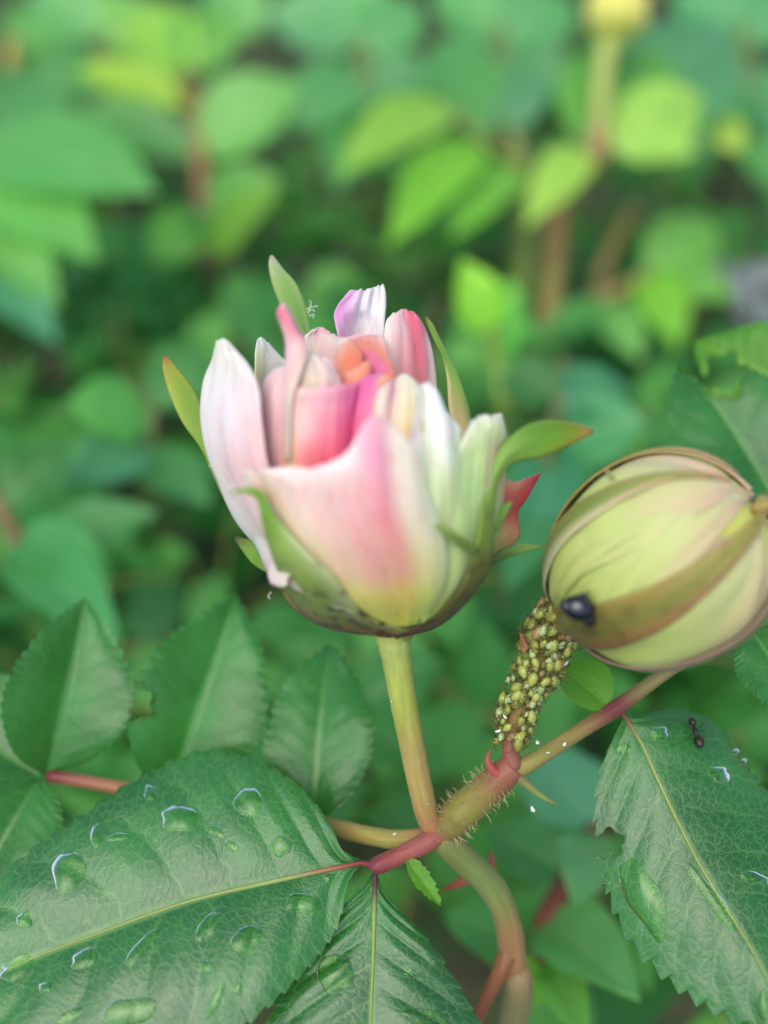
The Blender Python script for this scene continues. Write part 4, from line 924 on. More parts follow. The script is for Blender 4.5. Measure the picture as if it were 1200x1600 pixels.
# ------------------------------------------------------------------ water drops
def bvh_of(ob):
    me = ob.data; b = wpos(ob)
    return BVHTree.FromPolygons([tuple(np.array(v.co) + b) for v in me.vertices], [tuple(p.vertices) for p in me.polygons])
bvhs = {o.name: bvh_of(o) for o in (lA, lB, lC, petA)}
def hit(ob, px, py):
    tgt = P(px, py, 1000.0)
    loc, nrm, i, d = bvhs[ob.name].ray_cast(Vector(CAM), Vector(norm(tgt - CAM)))
    if loc is None: return None
    n_ = np.array(nrm)
    if n_ @ (CAM - np.array(loc)) < 0: n_ = -n_
    return np.array(loc), n_
def drop(ob, x, y, rx, ry, ang=0.0, h=None, label='', seed=0, irregular=0.16, kind='water_drop', group='water drops on the rose leaves'):
    a0 = math.radians(ang)
    rings, seg = 9, 30
    c = hit(ob, x, y)
    if c is None: return
    hmm = (h if h else 0.36 * min(rx, ry) * 0.09) * 0.001
    top = []; bot = []
    for i in range(rings + 1):
        r = i / rings
        r = math.sin(r * math.pi / 2)
        for k in range(seg):
            a = 2 * math.pi * k / seg
            ir = 1 + irregular * noise.noise(Vector((math.cos(a) * 1.3 + seed * 2.3, math.sin(a) * 1.3, seed))) * 1.6
            ux, uy = math.cos(a) * rx * r * ir, math.sin(a) * ry * r * ir
            px_, py_ = x + ux * math.cos(a0) - uy * math.sin(a0), y + ux * math.sin(a0) + uy * math.cos(a0)
            q = hit(ob, px_, py_)
            if q is None:
                D = (c[0] - CAM) @ FWD * 1000
                q = (P(px_, py_, D), c[1])
            prof = max(1 - r * r, 0) ** 0.7
            top.append(q[0] + c[1] * hmm * (prof + 0.004) + c[1] * 0.00002)
            bot.append(q[0] - c[1] * 0.00012)
    n_ = (rings + 1) * seg
    f = []
    for i in range(rings):
        for k in range(seg):
            k2 = (k + 1) % seg
            q_ = (i * seg + k, (i + 1) * seg + k, (i + 1) * seg + k2, i * seg + k2)
            if i == 0: q_ = (k, seg + k, seg + k2)[:3]; 
            f.append(q_); f.append(tuple(n_ + z for z in q_[::-1]))
    for k in range(seg):
        k2 = (k + 1) % seg
        f.append((rings * seg + k, n_ + rings * seg + k, n_ + rings * seg + k2, rings * seg + k2))
    # merge the centre ring
    v = top + bot
    for k in range(seg):
        v[k] = top[0]; v[n_ + k] = bot[0]
    remap = {k: 0 for k in range(seg)}; remap.update({n_ + k: n_ for k in range(seg)})
    ff = []
    for q_ in f:
        z = []
        for i in q_:
            i = remap.get(i, i)
            if i not in z: z.append(i)
        if len(z) >= 3: ff.append(tuple(z))
    used = sorted({i for q_ in ff for i in q_}); mp = {i: j for j, i in enumerate(used)}
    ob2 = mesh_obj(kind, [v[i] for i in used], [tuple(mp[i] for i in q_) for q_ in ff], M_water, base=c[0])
    tag(ob2, label, 'water drop', group)
    return ob2
LAu = 'water drop on the upper half of the large dark leaflet'
LAl = 'water drop on the lower half of the large dark leaflet'
dA = [(388, 1252, 23, 22, 0, 'round bead of water high on the large dark leaflet'), (280, 1278, 30, 22, -10, 'broad bead of water on the upper half of the large dark leaflet'),
      (336, 1300, 17, 8, 35, 'thin slanting water streak on the upper half of the large dark leaflet'), (362, 1322, 12, 7, 35, 'thin slanting water streak on the upper half of the large dark leaflet'),
      (438, 1322, 17, 16, 10, 'bead of water near the stalk on the large dark leaflet, above its midrib'), (105, 1362, 26, 34, 10, 'tall blurred bead of water on the outer part of the large dark leaflet'),
      (234, 1238, 9, 14, 0, 'small upright bead by the upper rim of the large dark leaflet'), (150, 1306, 9, 18, 0, 'small upright bead by the upper rim of the large dark leaflet'), (185, 1308, 20, 6, -8, 'flat sliver of water by the upper rim of the large dark leaflet'),
      (37, 1438, 13, 13, 0, LAl), (132, 1497, 24, 15, -35, 'slanting oval drop on the outer lower half of the large dark leaflet'), (26, 1512, 29, 18, -32, 'large oval drop on the outer lower half of the large dark leaflet'),
      (475, 1411, 28, 17, 3, 'oval drop under the midrib close to the stalk of the large dark leaflet'), (385, 1467, 27, 19, -30, 'large round drop in the middle of the lower half of the large dark leaflet'), (325, 1448, 30, 13, -52, 'long slanting drop beside the midrib of the large dark leaflet'),
      (222, 1480, 40, 11, -50, 'long slanting trickle on the lower half of the large dark leaflet'), (320, 1510, 13, 11, -30, LAl), (200, 1582, 44, 22, -12, 'biggest drop on the large dark leaflet, near its lower edge'), (335, 1566, 32, 9, -65, 'narrow upright trickle near the lower edge of the large dark leaflet'),
      (515, 1372, 9, 9, 0, 'tiny bead beside the midrib at the stalk end of the large dark leaflet'), (373, 1545, 6, 11, 10, LAl), (70, 1543, 10, 8, -20, LAl), (108, 1588, 22, 9, -30, 'flat slanting drop on the outer lower half of the large dark leaflet')]
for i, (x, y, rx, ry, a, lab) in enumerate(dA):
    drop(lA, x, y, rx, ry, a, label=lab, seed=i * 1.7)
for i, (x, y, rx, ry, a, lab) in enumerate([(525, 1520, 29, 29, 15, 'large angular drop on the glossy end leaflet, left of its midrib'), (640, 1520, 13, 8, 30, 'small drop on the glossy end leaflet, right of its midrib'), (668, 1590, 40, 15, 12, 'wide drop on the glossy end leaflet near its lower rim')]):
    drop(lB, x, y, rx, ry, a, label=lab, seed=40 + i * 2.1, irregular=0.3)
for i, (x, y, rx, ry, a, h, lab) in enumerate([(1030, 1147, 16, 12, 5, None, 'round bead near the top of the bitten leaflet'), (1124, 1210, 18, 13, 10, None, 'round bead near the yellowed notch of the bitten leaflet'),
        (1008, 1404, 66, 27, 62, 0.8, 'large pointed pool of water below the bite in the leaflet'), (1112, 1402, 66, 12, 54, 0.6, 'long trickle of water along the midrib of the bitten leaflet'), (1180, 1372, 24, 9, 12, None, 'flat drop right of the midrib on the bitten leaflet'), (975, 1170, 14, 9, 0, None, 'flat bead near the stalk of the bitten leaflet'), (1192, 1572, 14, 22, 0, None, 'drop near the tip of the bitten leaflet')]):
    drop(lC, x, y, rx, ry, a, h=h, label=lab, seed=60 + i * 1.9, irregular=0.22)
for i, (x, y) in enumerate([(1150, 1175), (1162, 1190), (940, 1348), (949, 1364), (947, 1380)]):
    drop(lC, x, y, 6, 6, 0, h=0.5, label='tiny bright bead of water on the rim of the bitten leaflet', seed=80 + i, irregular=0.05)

# ------------------------------------------------------------------ aphids on the bud stem
def aphid_mesh(name, mats, seed):
    r_ = random.Random(seed)
    vs_, fs, mi = [], [], []
    def add(v, f, m):
        o = len(vs_); vs_.extend(v); fs.extend([tuple(i + o for i in q) for q in f]); mi.extend([m] * len(f))
    prof = [(-0.52, 0.0), (-0.5, 0.09), (-0.42, 0.22), (-0.25, 0.33), (0.0, 0.36), (0.2, 0.29), (0.36, 0.2), (0.46, 0.13), (0.52, 0.0)]
    n = 12
    v = []; f = []
    for x, r in prof:
        for k in range(n):
            a = 2 * math.pi * k / n
            v.append((x, math.cos(a) * max(r, 0.004), 0.3 + math.sin(a) * max(r, 0.004) * 0.85))
    for i in range(len(prof) - 1):
        for k in range(n):
            f.append((i * n + k, i * n + (k + 1) % n, (i + 1) * n + (k + 1) % n, (i + 1) * n + k))
    add(v, f, 0)
    def limb(pts, r, m):
        a, b, _ = tube(pts, [r, r * 0.8, r * 0.5], 4, 7)
        add([tuple(x) for x in a], b, m)
    for s in (-1, 1):
        for x, dx in ((0.28, 0.35), (0.1, 0.05), (-0.08, -0.4)):
            j = r_.uniform(-.1, .1)
            limb([(x, s * 0.2, 0.2), (x + dx * 0.5, s * (0.5 + j), 0.46), (x + dx * 1.3, s * (0.85 + j), 0.1 + j)], 0.028, 1 if r_.random() < 0.6 else 2)
        limb([(0.46, s * 0.08, 0.36), (0.7, s * 0.3, 0.7), (0.3 + r_.uniform(-.3, .5), s * 0.7, 1.05)], 0.018, 1)
        limb([(-0.36, s * 0.2, 0.45), (-0.5, s * 0.26, 0.55), (-0.64, s * 0.3, 0.58)], 0.035, 2)
    me = bpy.data.meshes.new(name)
    me.from_pydata([tuple(x) for x in vs_], [], fs)
    me.polygons.foreach_set('use_smooth', [True] * len(me.polygons))
    me.polygons.foreach_set('material_index', mi)
    for m in mats: me.materials.append(m)
    me.update()
    return me
m_leg = simple('aphid_leg', '#6e6a3c', 0.5)
m_dark = simple('aphid_dark', '#1c1a16', 0.5)
m_g1 = simple('aphid_green', '#9ea852', 0.28, sss=0.5)
m_g2 = simple('aphid_olive', '#84883c', 0.3, sss=0.4)
m_g3 = simple('aphid_pale', '#a8bc84', 0.25, sss=0.6)
m_pk = simple('aphid_rosy', '#a08058', 0.3, sss=0.5)
AM = [aphid_mesh('aphid', [b, m_leg, d], i) for i, (b, d) in enumerate([(m_g1, m_dark), (m_g2, m_dark), (m_g3, m_dark), (m_pk, m_leg), (m_g1, m_leg)])]
AL = ['yellow green aphid with dark tubes crowding the stem under the yellow bud', 'olive aphid crowding the stem under the yellow bud', 'pale green aphid crowding the stem under the yellow bud', 'rosy brown aphid among green ones on the stem under the yellow bud', 'plain yellow green aphid crowding the stem under the yellow bud']
spx = [(797, 1165, 131.5), (808, 1120, 131.5), (828, 1070, 131.5), (848, 1020, 131), (870, 980, 130), (890, 962, 129)]
spath = cr(np.array([P(*p) for p in spx]), np.linspace(0, 1, 200))
stan = norm(np.gradient(spath, axis=0))
def place_aphid(t, ang, size, lift, kind, rot):
    i = int(t * 199)
    T = stan[i]; A = norm(CAM - spath[i]); A = norm(A - T * (A @ T)); B = np.cross(T, A)
    out = A * math.cos(ang) + B * math.sin(ang)
    rad = np.interp(t, [0, 0.25, 1], [0.00125, 0.0015, 0.0018])
    fw = norm(T * math.cos(rot) + np.cross(out, T) * math.sin(rot))
    sd_ = np.cross(out, fw)
    o = bpy.data.objects.new('aphid', AM[kind])
    COL.objects.link(o)
    p = spath[i] + out * (rad + lift)
    mt = Matrix(((fw[0], sd_[0], out[0], p[0]), (fw[1], sd_[1], out[1], p[1]), (fw[2], sd_[2], out[2], p[2]), (0, 0, 0, 1)))
    o.matrix_world = mt @ Matrix.Diagonal((size, size, size, 1))
    tag(o, AL[kind], 'aphid', 'aphids crowding the bud stem')
for i in range(245):
    t = min(1, rng.beta(1.5, 1.15))
    ang = rng.uniform(-1.9, 1.9) if i % 5 else rng.uniform(-3.14, 3.14)
    kind = int(rng.choice(5, p=[0.26, 0.28, 0.2, 0.06, 0.2]))
    place_aphid(t, ang, rng.uniform(0.0011, 0.0021), rng.uniform(-0.0001, 0.0016) * (0.35 + t), kind, rng.uniform(-0.9, 0.9) + (math.pi if rng.random() < 0.7 else 0))
# cast skins: small crumpled white husks
m_skin = simple('cast_skin', '#dcdfd6', 0.6, sss=0.3)
def skin_at(p, s, label, group):
    v, f = [], []
    n, m = 9, 8
    ax_ = norm(rng.normal(0, 1, 3)); b1 = norm(np.cross(ax_, (0.3, 0.5, 0.8))); b2 = np.cross(ax_, b1)
    el_ = rng.uniform(0.6, 1.1)
    for i in range(m + 1):
        for k in range(n):
            a = 2 * math.pi * k / n; c_ = math.pi * i / m
            q = ax_ * -math.cos(c_) * el_ + (b1 * math.cos(a) + b2 * math.sin(a) * 0.7) * max(math.sin(c_), 0.02) * 0.5
            q = q * (1 + 0.6 * noise.noise(Vector(q * 2.2) + Vector((p[0] * 999, 0, p[2] * 777))))
            v.append(np.array(p) + q * s)
    for i in range(m):
        for k in range(n):
            f.append((i * n + k, i * n + (k + 1) % n, (i + 1) * n + (k + 1) % n, (i + 1) * n + k))
    o = mesh_obj('cast_skin', v, f, m_skin, base=p)
    tag(o, label, 'insect skin', group)
for (x, y, d, s) in [(789, 1120, 129.6, .7), (779, 1142, 129.8, .7), (885, 1036, 128.4, .55), (884, 1002, 128.2, .5), (801, 1096, 129.6, .5), (841, 1044, 129, .4), (867, 984, 128, .35), (833, 1130, 129.4, .5), (840, 1160, 130.3, .8)]:
    skin_at(P(x, y, d), s * 0.00072, 'white cast insect skin among the aphids on the bud stem', 'cast skins among the aphids')
for (x, y, d, s) in [(882, 1163, 131.8, .6), (617, 1303, 137.8, .6), (669, 1255, 132.4, .5), (612, 1096, 126.6, .35), (856, 1176, 131.2, .45)]:
    skin_at(P(x, y, d), s * 0.00072, 'single white fleck of cast skin on a bare green stem', 'white flecks on bare stems')
skin_at(P(832, 1264, 133), 0.0008, 'white fleck of cast skin hanging below the fork of the stems', None)

# ------------------------------------------------------------------ black fly on the bud, ant on the bitten leaflet
m_black = simple('black_insect', '#0d1020', 0.22, var=0.4, spec=0.8)
def ellipsoid(c, ax, r, n=14, m=10):
    X = norm(ax[0]); Yv = norm(ax[1] - X * (np.dot(ax[1], X))); Zv = np.cross(X, Yv)
    v, f = [], []
    for i in range(m + 1):
        a = math.pi * i / m
        for k in range(n):
            b = 2 * math.pi * k / n
            rr = max(math.sin(a), 0.01)
            v.append(np.asarray(c) + X * r[0] * -math.cos(a) + (Yv * math.cos(b) * r[1] + Zv * math.sin(b) * r[2]) * rr)
    for i in range(m):
        for k in range(n):
            f.append((i * n + k, i * n + (k + 1) % n, (i + 1) * n + (k + 1) % n, (i + 1) * n + k))
    return v, f
def insect(name, segs, legs, mat, label, cat, legr=0.00009):
    v, f = [], []
    for s in segs:
        a, b = ellipsoid(*s)
        o = len(v); v += a; f += [tuple(i + o for i in q) for q in b]
    for l in legs:
        a, b, _ = tube(l, [legr, legr * 0.8, legr * 0.5], 5, 9)
        o = len(v); v += list(a); f += [tuple(i + o for i in q) for q in b]
    ob = mesh_obj(name, v, f, mat, base=segs[0][0])
    tag(ob, label, cat)
    return ob
ax = [RGT * 0.8 - UPV * 0.3, UPV]
fd = min(((np.array(v.co) + wpos(c) - CAM) @ FWD) * 1000 for c in bud.children for v in c.data.vertices if (lambda q: abs(q[0] - 903) < 14 and abs(q[1] - 950) < 14)(to_px(np.array(v.co) + wpos(c)))) - 1.0
insect('black_fly', [(P(905, 950, fd), [RGT - UPV * 0.2, UPV], (0.0021, 0.0017, 0.0016)), (P(887, 948, fd), ax, (0.0011, 0.0009, 0.0009)), (P(917, 962, fd + 0.3), [RGT * 0.5 - UPV, RGT], (0.0015, 0.0010, 0.0010)), (P(912, 940, fd), [UPV, RGT], (0.0011, 0.0009, 0.0009))],
       [[P(900, 955, fd), P(898, 975, fd - 0.4), P(890, 985, fd + 2)], [P(910, 958, fd), P(918, 980, fd - 0.4), P(925, 992, fd + 2)], [P(888, 950, fd), P(876, 958, fd), P(872, 970, fd + 2)], [P(908, 938, fd), P(918, 925, fd), P(930, 920, fd + 2)], [P(890, 944, fd), P(878, 936, fd), P(868, 930, fd + 1)]],
       m_black, 'shiny blue black fly sitting at the foot of the yellow bud', 'fly')
h1 = hit(lC, 1085, 1145)
hp, hn = h1
def on(px, py, k):
    q = hit(lC, px, py); return (q[0] if q else hp) + hn * k
m_ant = simple('dark_ant', '#241f1c', 0.4)
insect('ant', [(on(1078, 1130, 0.0007), [on(1085, 1150, 0) - on(1078, 1130, 0), hn], (0.0007, 0.00055, 0.00055)), (on(1083, 1145, 0.0006), [on(1085, 1150, 0) - on(1078, 1130, 0), hn], (0.0009, 0.00035, 0.00035)), (on(1088, 1161, 0.0007), [on(1085, 1150, 0) - on(1078, 1130, 0), hn], (0.0010, 0.0007, 0.0007))],
       [[on(1083, 1143, 0.0006), on(1083 + sx * 9, 1143 + dy * 0.5, 0.0009), on(1083 + sx * 17, 1143 + dy, 0.00005)] for sx in (-1, 1) for dy in (-14, 2, 18)], m_ant, 'dark ant crawling on the bitten leaflet', 'ant', 0.00007)

# ------------------------------------------------------------------ background shoots with the leaves one can make out
def bg_shoot(root_xy, label, stems, leaves, group=None, name='rose_shoot'):
    fa = lambda d: 133 + (d - 133) * 1.9
    stems = [([(x, y, fa(d)) for x, y, d in p], r, c, dn) for p, r, c, dn in stems]
    leaves = [((a[0], a[1], fa(a[2])), (t[0], t[1], fa(t[2])), w, c, k) for a, t, w, c, k in leaves]
    e0 = [P(*p[-1]) for p, r, c, dn in stems if dn][0]
    b = np.array([e0[0] * 1.02 + (0.08 if 'broad teal' in label else 0.0), e0[1] + 0.12, 0.0])
    s = thing(name, b, label, 'rose shoot', group)
    allp = []
    for k, (pts, rad, cols, down) in enumerate(stems):
        extra = []
        if down:
            e = P(*pts[-1])
            extra = [e * 0.5 + b * 0.5 + np.array([0.004, 0.006, 0.02]), b - np.array([0, 0, 0.008])]
        o = tube_obj('cane' if down else 'branch', pts, rad, list(cols) + (['#4a4030', '#3a3024'] if down else []), M_stem, s, sides=8, extra=extra)
        allp += list(cr(np.array([P(*p) for p in pts] + extra), np.linspace(0, 1, 40)))
    allp = np.array(allp)
    for (bx, by, bd), (tx, ty, td), w, col, kw in leaves:
        kw = dict(kw)
        lf = px_leaf('leaf', (bx, by, bd), (tx, ty, td), w, M_farc, s, col=col, ns=24, nt_=4, seed=random.random() * 9, fold=kw.pop('fold', 0.3), wave=0.002, **kw)
        B = P(bx, by, bd)
        near = allp[np.argmin(((allp - B) ** 2).sum(1))]
        if np.linalg.norm(near - B) > 0.0005:
            mid = (near + B) / 2 + np.array([0, 0, 0.002])
            v, f, t = tube([near, mid, B], [0.0009, 0.0008, 0.0007], 6, 9)
            mesh_obj('petiole', v, f, M_stem, lf, np.tile(lin('#8a8a50'), (len(v), 1)), np.zeros((len(v), 2)), base=near)
    return s
LG, BG_, YGc, MG, TL, DG, PG = '#86b84a', '#74b83a', '#a8c850', '#5c9c4c', '#4f8a68', '#3f7440', '#9cc070'
GN = ['#8aa860', '#9aa860']
# right: bud shoot
bgs = bg_shoot((0.125, 0.36), 'blurred rose shoot with a small yellow bud on a pale stalk', [
    ([(955, 62, 322), (945, 100, 322), (938, 170, 324), (932, 238, 326), (905, 285, 330), (872, 345, 335), (866, 420, 340), (852, 510, 345), (830, 620, 350)], [20, 15, 15, 19, 15, 19, 15, 17, 17], ['#b4c068', '#b8c870', '#b4c46c', '#a88a60', '#8a9a58', '#b08a60', '#a8985c', '#a89860', '#7a8a50'], True),
    ([(853, 515, 345), (920, 480, 346), (1015, 430, 350)], [14, 12, 10], ['#a8985c', '#a89860', '#9a8a58'], False),
    ([(930, 470, 352), (950, 400, 355), (995, 315, 358)], [9, 9, 9], ['#8a8a58', '#a8905c', '#a8985c'], False)],
    [((915, 238, 325), (822, 355, 310), 78, '#9cc858', dict(fold=0.4)), ((955, 232, 325), (1098, 150, 330), 120, '#a0cc64', dict(fold=0.1, roll=0.4)), ((975, 240, 328), (1090, 240, 318), 60, '#98c45c', {}), ((1105, 190, 340), (1160, 240, 335), 60, '#a0c050', {}),
     ((930, 245, 328), (1000, 60, 345), 190, MG, dict(fold=0.1)), ((960, 240, 335), (1130, 40, 350), 210, TL, dict(fold=0.15)), ((1010, 430, 350), (1120, 350, 355), 110, '#6aa852', {}), ((1010, 430, 350), (1060, 545, 335), 80, BG_, {}), ((940, 480, 348), (1000, 565, 330), 70, '#70b060', {}), ((1015, 430, 350), (1150, 470, 345), 70, '#6aa850', {})])
bb = mesh_obj('bud', *(lambda a: (a[0], a[1]))(tube([P(955, 66, 492), P(958, 50, 492), P(963, 25, 490), P(968, -10, 488), P(972, -45, 488)], [0.0047, 0.013, 0.017, 0.0145, 0.0016], 16, 20, bump=0.12)), M_budpetal, bgs, cols=np.tile(lin('#e0dc74'), (322, 1)), uvs=np.zeros((322, 2)), label='small out of focus yellow bud')
v, f, t = tube([P(955, 68, 492), P(950, 40, 487), P(945, 0, 484)], [0.004, 0.0055, 0.0014], 8, 10)
mesh_obj('sepal', v, f, M_stem, bb, np.tile(lin('#a8b850'), (len(v), 1)), np.zeros((len(v), 2)))
# centre: three bright leaflets
bg_shoot((0.05, 0.40), 'blurred rose shoot with three bright hanging leaflets in a row', [
    ([(800, 205, 345), (815, 262, 345), (820, 360, 350), (815, 470, 352)], [10, 12, 13, 14], ['#8a9a50'] * 4, True), ([(815, 262, 345), (750, 215, 340), (700, 165, 338)], [8, 8, 7], ['#8a9a58'] * 3, False)],
    [((702, 170, 338), (530, 272, 318), 100, LG, dict(fold=0.35)), ((748, 226, 340), (606, 388, 312), 98, BG_, dict(fold=0.45)), ((806, 262, 342), (706, 375, 318), 84, '#6cb042', {}), ((800, 205, 345), (830, 110, 350), 80, TL, {}), ((760, 215, 345), (690, 60, 370), 110, '#4f9254', {})])
bg_shoot((0.035, 0.34), 'blurred bright green shoot tip behind the open rose', [
    ([(770, 520, 255), (776, 560, 257), (785, 650, 260)], [9, 10, 12], ['#8aa850'] * 3, True)],
    [((762, 520, 255), (722, 405, 250), 80, '#90d440', dict(fold=0.3)), ((775, 520, 256), (800, 435, 258), 60, '#68b44c', {}), ((778, 545, 256), (830, 500, 250), 60, '#58a84c', {}), ((770, 550, 257), (690, 560, 258), 60, '#58984c', {})])
# upper left
bg_shoot((-0.12, 0.42), 'blurred shoot with a brown cane and yellow green leaves', [
    ([(295, 105, 390), (305, 170, 385), (312, 230, 380), (320, 330, 372), (335, 420, 365)], [10, 13, 12, 13, 14], ['#7a6a40', '#8a6a40', '#a08050', '#8a6a50', '#6a6048'], True)],
    [((290, 165, 385), (120, 110, 390), 70, '#94bc3c', {}), ((300, 120, 388), (200, 20, 400), 110, '#8cc050', {}), ((300, 115, 388), (340, 20, 400), 110, '#68a850', {}), ((315, 240, 380), (470, 130, 380), 130, '#74b464', {}), ((320, 330, 372), (440, 280, 360), 90, MG, {}), ((325, 415, 366), (440, 285, 345), 70, '#6ea03a', {}), ((310, 250, 380), (120, 170, 385), 90, '#4f8c50', {}), ((322, 350, 372), (230, 430, 350), 90, '#6cac50', {})])
bg_shoot((-0.22, 0.36), 'blurred shoot with one broad mid green leaf spread flat', [
    ([(-40, 230, 320), (-60, 330, 320), (-80, 460, 325)], [11, 12, 14], ['#7a8a50'] * 3, True)],
    [((-20, 235, 318), (245, 300, 300), 170, '#58a05a', dict(fold=0.1)), ((-40, 260, 318), (150, 410, 295), 150, '#64ac58', dict(fold=0.1)), ((-30, 230, 320), (60, 110, 335), 90, '#4c8c58', {}), ((-55, 330, 320), (95, 480, 290), 110, '#6cac5c', {}), ((-60, 380, 322), (90, 540, 285), 120, '#4c9070', {})])
bg_shoot((-0.26, 0.44), 'blurred shoot with narrow pale leaves beside the broad leaf', [
    ([(20, 60, 420), (18, 130, 415), (30, 240, 405)], [10, 11, 12], ['#b0a860', '#c0b060', '#8a8a50'], True)],
    [((18, 110, 415), (60, 220, 400), 50, '#a0b058', {}), ((20, 75, 420), (90, 30, 430), 80, '#64a85c', {}), ((20, 130, 412), (110, 250, 395), 90, '#4f9058', {})])
# top edge
bg_shoot((0, 0), 'far blurred shoot with pale blue green leaves above the open rose', [([(560, 50, 420), (570, 120, 415), (575, 200, 412)], [9, 10, 11], ['#7a8a50'] * 3, True)],
    [((560, 70, 420), (415, 20, 420), 125, '#66a878', {}), ((565, 90, 418), (650, 5, 425), 115, '#5ca468', {}), ((570, 120, 415), (460, 205, 405), 115, '#549a62', {}), ((562, 55, 420), (510, -60, 430), 125, '#74b480', {}), ((572, 150, 414), (690, 120, 412), 100, '#4c9060', {}), ((572, 190, 412), (520, 300, 400), 90, '#559a58', {})])
bg_shoot((0, 0), 'far blurred shoot with mid green leaves beside the small yellow bud', [([(780, 40, 425), (785, 110, 420), (790, 200, 415)], [9, 10, 11], ['#7a8a50'] * 3, True)],
    [((780, 60, 425), (680, -20, 430), 115, '#5ea868', {}), ((785, 70, 424), (900, 10, 428), 120, '#58a068', {}), ((785, 90, 422), (890, 150, 412), 100, '#4a8c60', {}), ((783, 100, 420), (690, 165, 412), 90, '#70ac58', {})])
bg_shoot((0, 0), 'far blurred shoot with teal leaves behind the pale yellow green leaflet', [([(1160, 40, 425), (1165, 110, 420), (1170, 220, 415)], [9, 10, 11], ['#7a8a50'] * 3, True)],
    [((1160, 60, 425), (1050, -10, 430), 115, '#54a070', {}), ((1165, 70, 424), (1260, -10, 428), 120, '#58a070', {}), ((1165, 110, 420), (1240, 240, 408), 110, '#4a8c64', {}), ((1165, 130, 420), (1080, 260, 405), 100, '#478454', {}), ((1170, 200, 415), (1250, 330, 400), 100, '#549858', {})])
bg_shoot((0, 0), 'far blurred shoot with light green leaves above the broad flat leaf', [([(165, 40, 430), (162, 110, 425), (160, 200, 420)], [9, 10, 11], ['#7a8a50'] * 3, True)],
    [((163, 60, 430), (50, -10, 435), 120, '#6cb070', {}), ((165, 70, 428), (250, 15, 432), 110, '#78b85e', {}), ((162, 100, 426), (60, 150, 415), 110, '#54985a', {}), ((161, 140, 424), (250, 210, 412), 110, '#5ca058', {}), ((400, 60, 430), (330, -30, 435), 100, '#6cb068', {})])
# middle left
bg_shoot((-0.085, 0.26), 'blurred shoot with two rounded leaves left of the open rose', [
    ([(240, 640, 232), (235, 700, 232), (240, 790, 236)], [9, 10, 12], ['#6a7a48'] * 3, True)],
    [((235, 655, 232), (100, 630, 222), 115, '#54a050', dict(fold=0.1)), ((240, 700, 232), (90, 760, 216), 100, '#478a68', dict(fold=0.2)), ((245, 640, 234), (320, 530, 240), 90, '#3f7c44', {}), ((238, 720, 232), (330, 790, 220), 90, '#407c50', {})])
bg_shoot((-0.13, 0.24), 'blurred shoot with a bare brown cane at the picture side and teal leaves', [
    ([(-20, 770, 205), (20, 825, 206), (60, 880, 210)], [14, 13, 13], ['#a88a60', '#8a7a50', '#6a6040'], True)],
    [((30, 840, 205), (180, 910, 196), 100, '#459058', {}), ((0, 800, 205), (110, 690, 212), 90, '#3c7444', {}), ((30, 860, 207), (190, 1010, 186), 120, '#45905c', {}), ((50, 870, 208), (250, 800, 204), 100, '#3f7c4c', {})])
bg_shoot((0.09, 0.27), 'blurred shoot with broad teal leaves between the open rose and the bud', [
    ([(880, 560, 225), (870, 640, 222), (860, 760, 220)], [8, 9, 10], ['#6a7a48'] * 3, True)],
    [((880, 690, 222), (1010, 660, 215), 130, '#4c9468', dict(fold=0.1)), ((870, 640, 222), (980, 600, 225), 110, '#3c7c60', {}), ((868, 700, 222), (830, 860, 205), 120, '#3f8464', {}), ((872, 620, 224), (780, 590, 230), 90, '#386c40', {}), ((862, 760, 220), (790, 930, 196), 110, '#3c8054', {})])
bg_shoot((0.06, 0.21), 'blurred shoot with shiny blue green leaves under the forked stems', [
    ([(930, 1290, 175), (890, 1370, 172), (850, 1450, 170), (830, 1520, 170)], [15, 17, 20, 18], ['#5a3a30', '#6a4030', '#8a4a34', '#6a4a38'], True)],
    [((935, 1290, 174), (830, 1180, 186), 130, '#5a9c80', dict(fold=0.1)), ((925, 1300, 174), (900, 1420, 164), 90, '#62a06c', {}), ((850, 1440, 170), (1000, 1560, 152), 130, '#58985a', {}), ((840, 1480, 170), (690, 1430, 168), 110, '#3f8448', {}), ((850, 1500, 168), (780, 1620, 150), 70, '#7cb83c', {}), ((845, 1490, 170), (920, 1640, 150), 80, '#64a84c', {}), ((890, 1370, 172), (760, 1290, 180), 100, '#3c7c4c', {})])
bg_shoot((-0.02, 0.23), 'blurred shoot with dark leaves hanging behind the flower stem', [
    ([(560, 1080, 195), (565, 1160, 190), (575, 1260, 186)], [9, 10, 11], ['#6a5a40'] * 3, True)],
    [((565, 1140, 190), (700, 1200, 176), 110, '#3c7c40', {}), ((562, 1100, 194), (690, 1030, 196), 110, '#3c7c48', {}), ((570, 1200, 188), (480, 1300, 172), 90, '#3c7844', {}), ((572, 1240, 186), (680, 1330, 168), 90, '#387440', {}), ((560, 1090, 195), (430, 1010, 200), 100, '#357038', {})])

# stones glimpsed on the ground, far right
m_stone = simple('grey_stone', '#b4b8bc', 0.8, noise_scale=60, var=0.35)
def stone(p, r, seed, label):
    v, f = ellipsoid(p, [RGT, np.array([0, 1.0, 0])], r, 12, 8)
    v = [np.array(p) + (np.array(q) - p) * (1 + 0.3 * noise.noise(Vector((np.array(q) - p) * 60) + Vector((seed, 0, 0)))) for q in v]
    o = mesh_obj('stone', v, f, m_stone, base=p)
    tag(o, label, 'stone', 'grey stones on the soil')
def ground_at(px, py):
    d = P(px, py, 1000) - CAM
    return CAM + d * (CAM[2] / -d[2])
for i, (x, y, r) in enumerate([(1150, 462, 0.03), (1180, 500, 0.025), (1195, 440, 0.022), (1130, 420, 0.018)]):
    stone(ground_at(x, y) + np.array([0, 0, 0.008]), (r, r * 0.8, r * 0.6), i * 3.3, 'pale grey stone lying on the soil in a gap of the foliage')

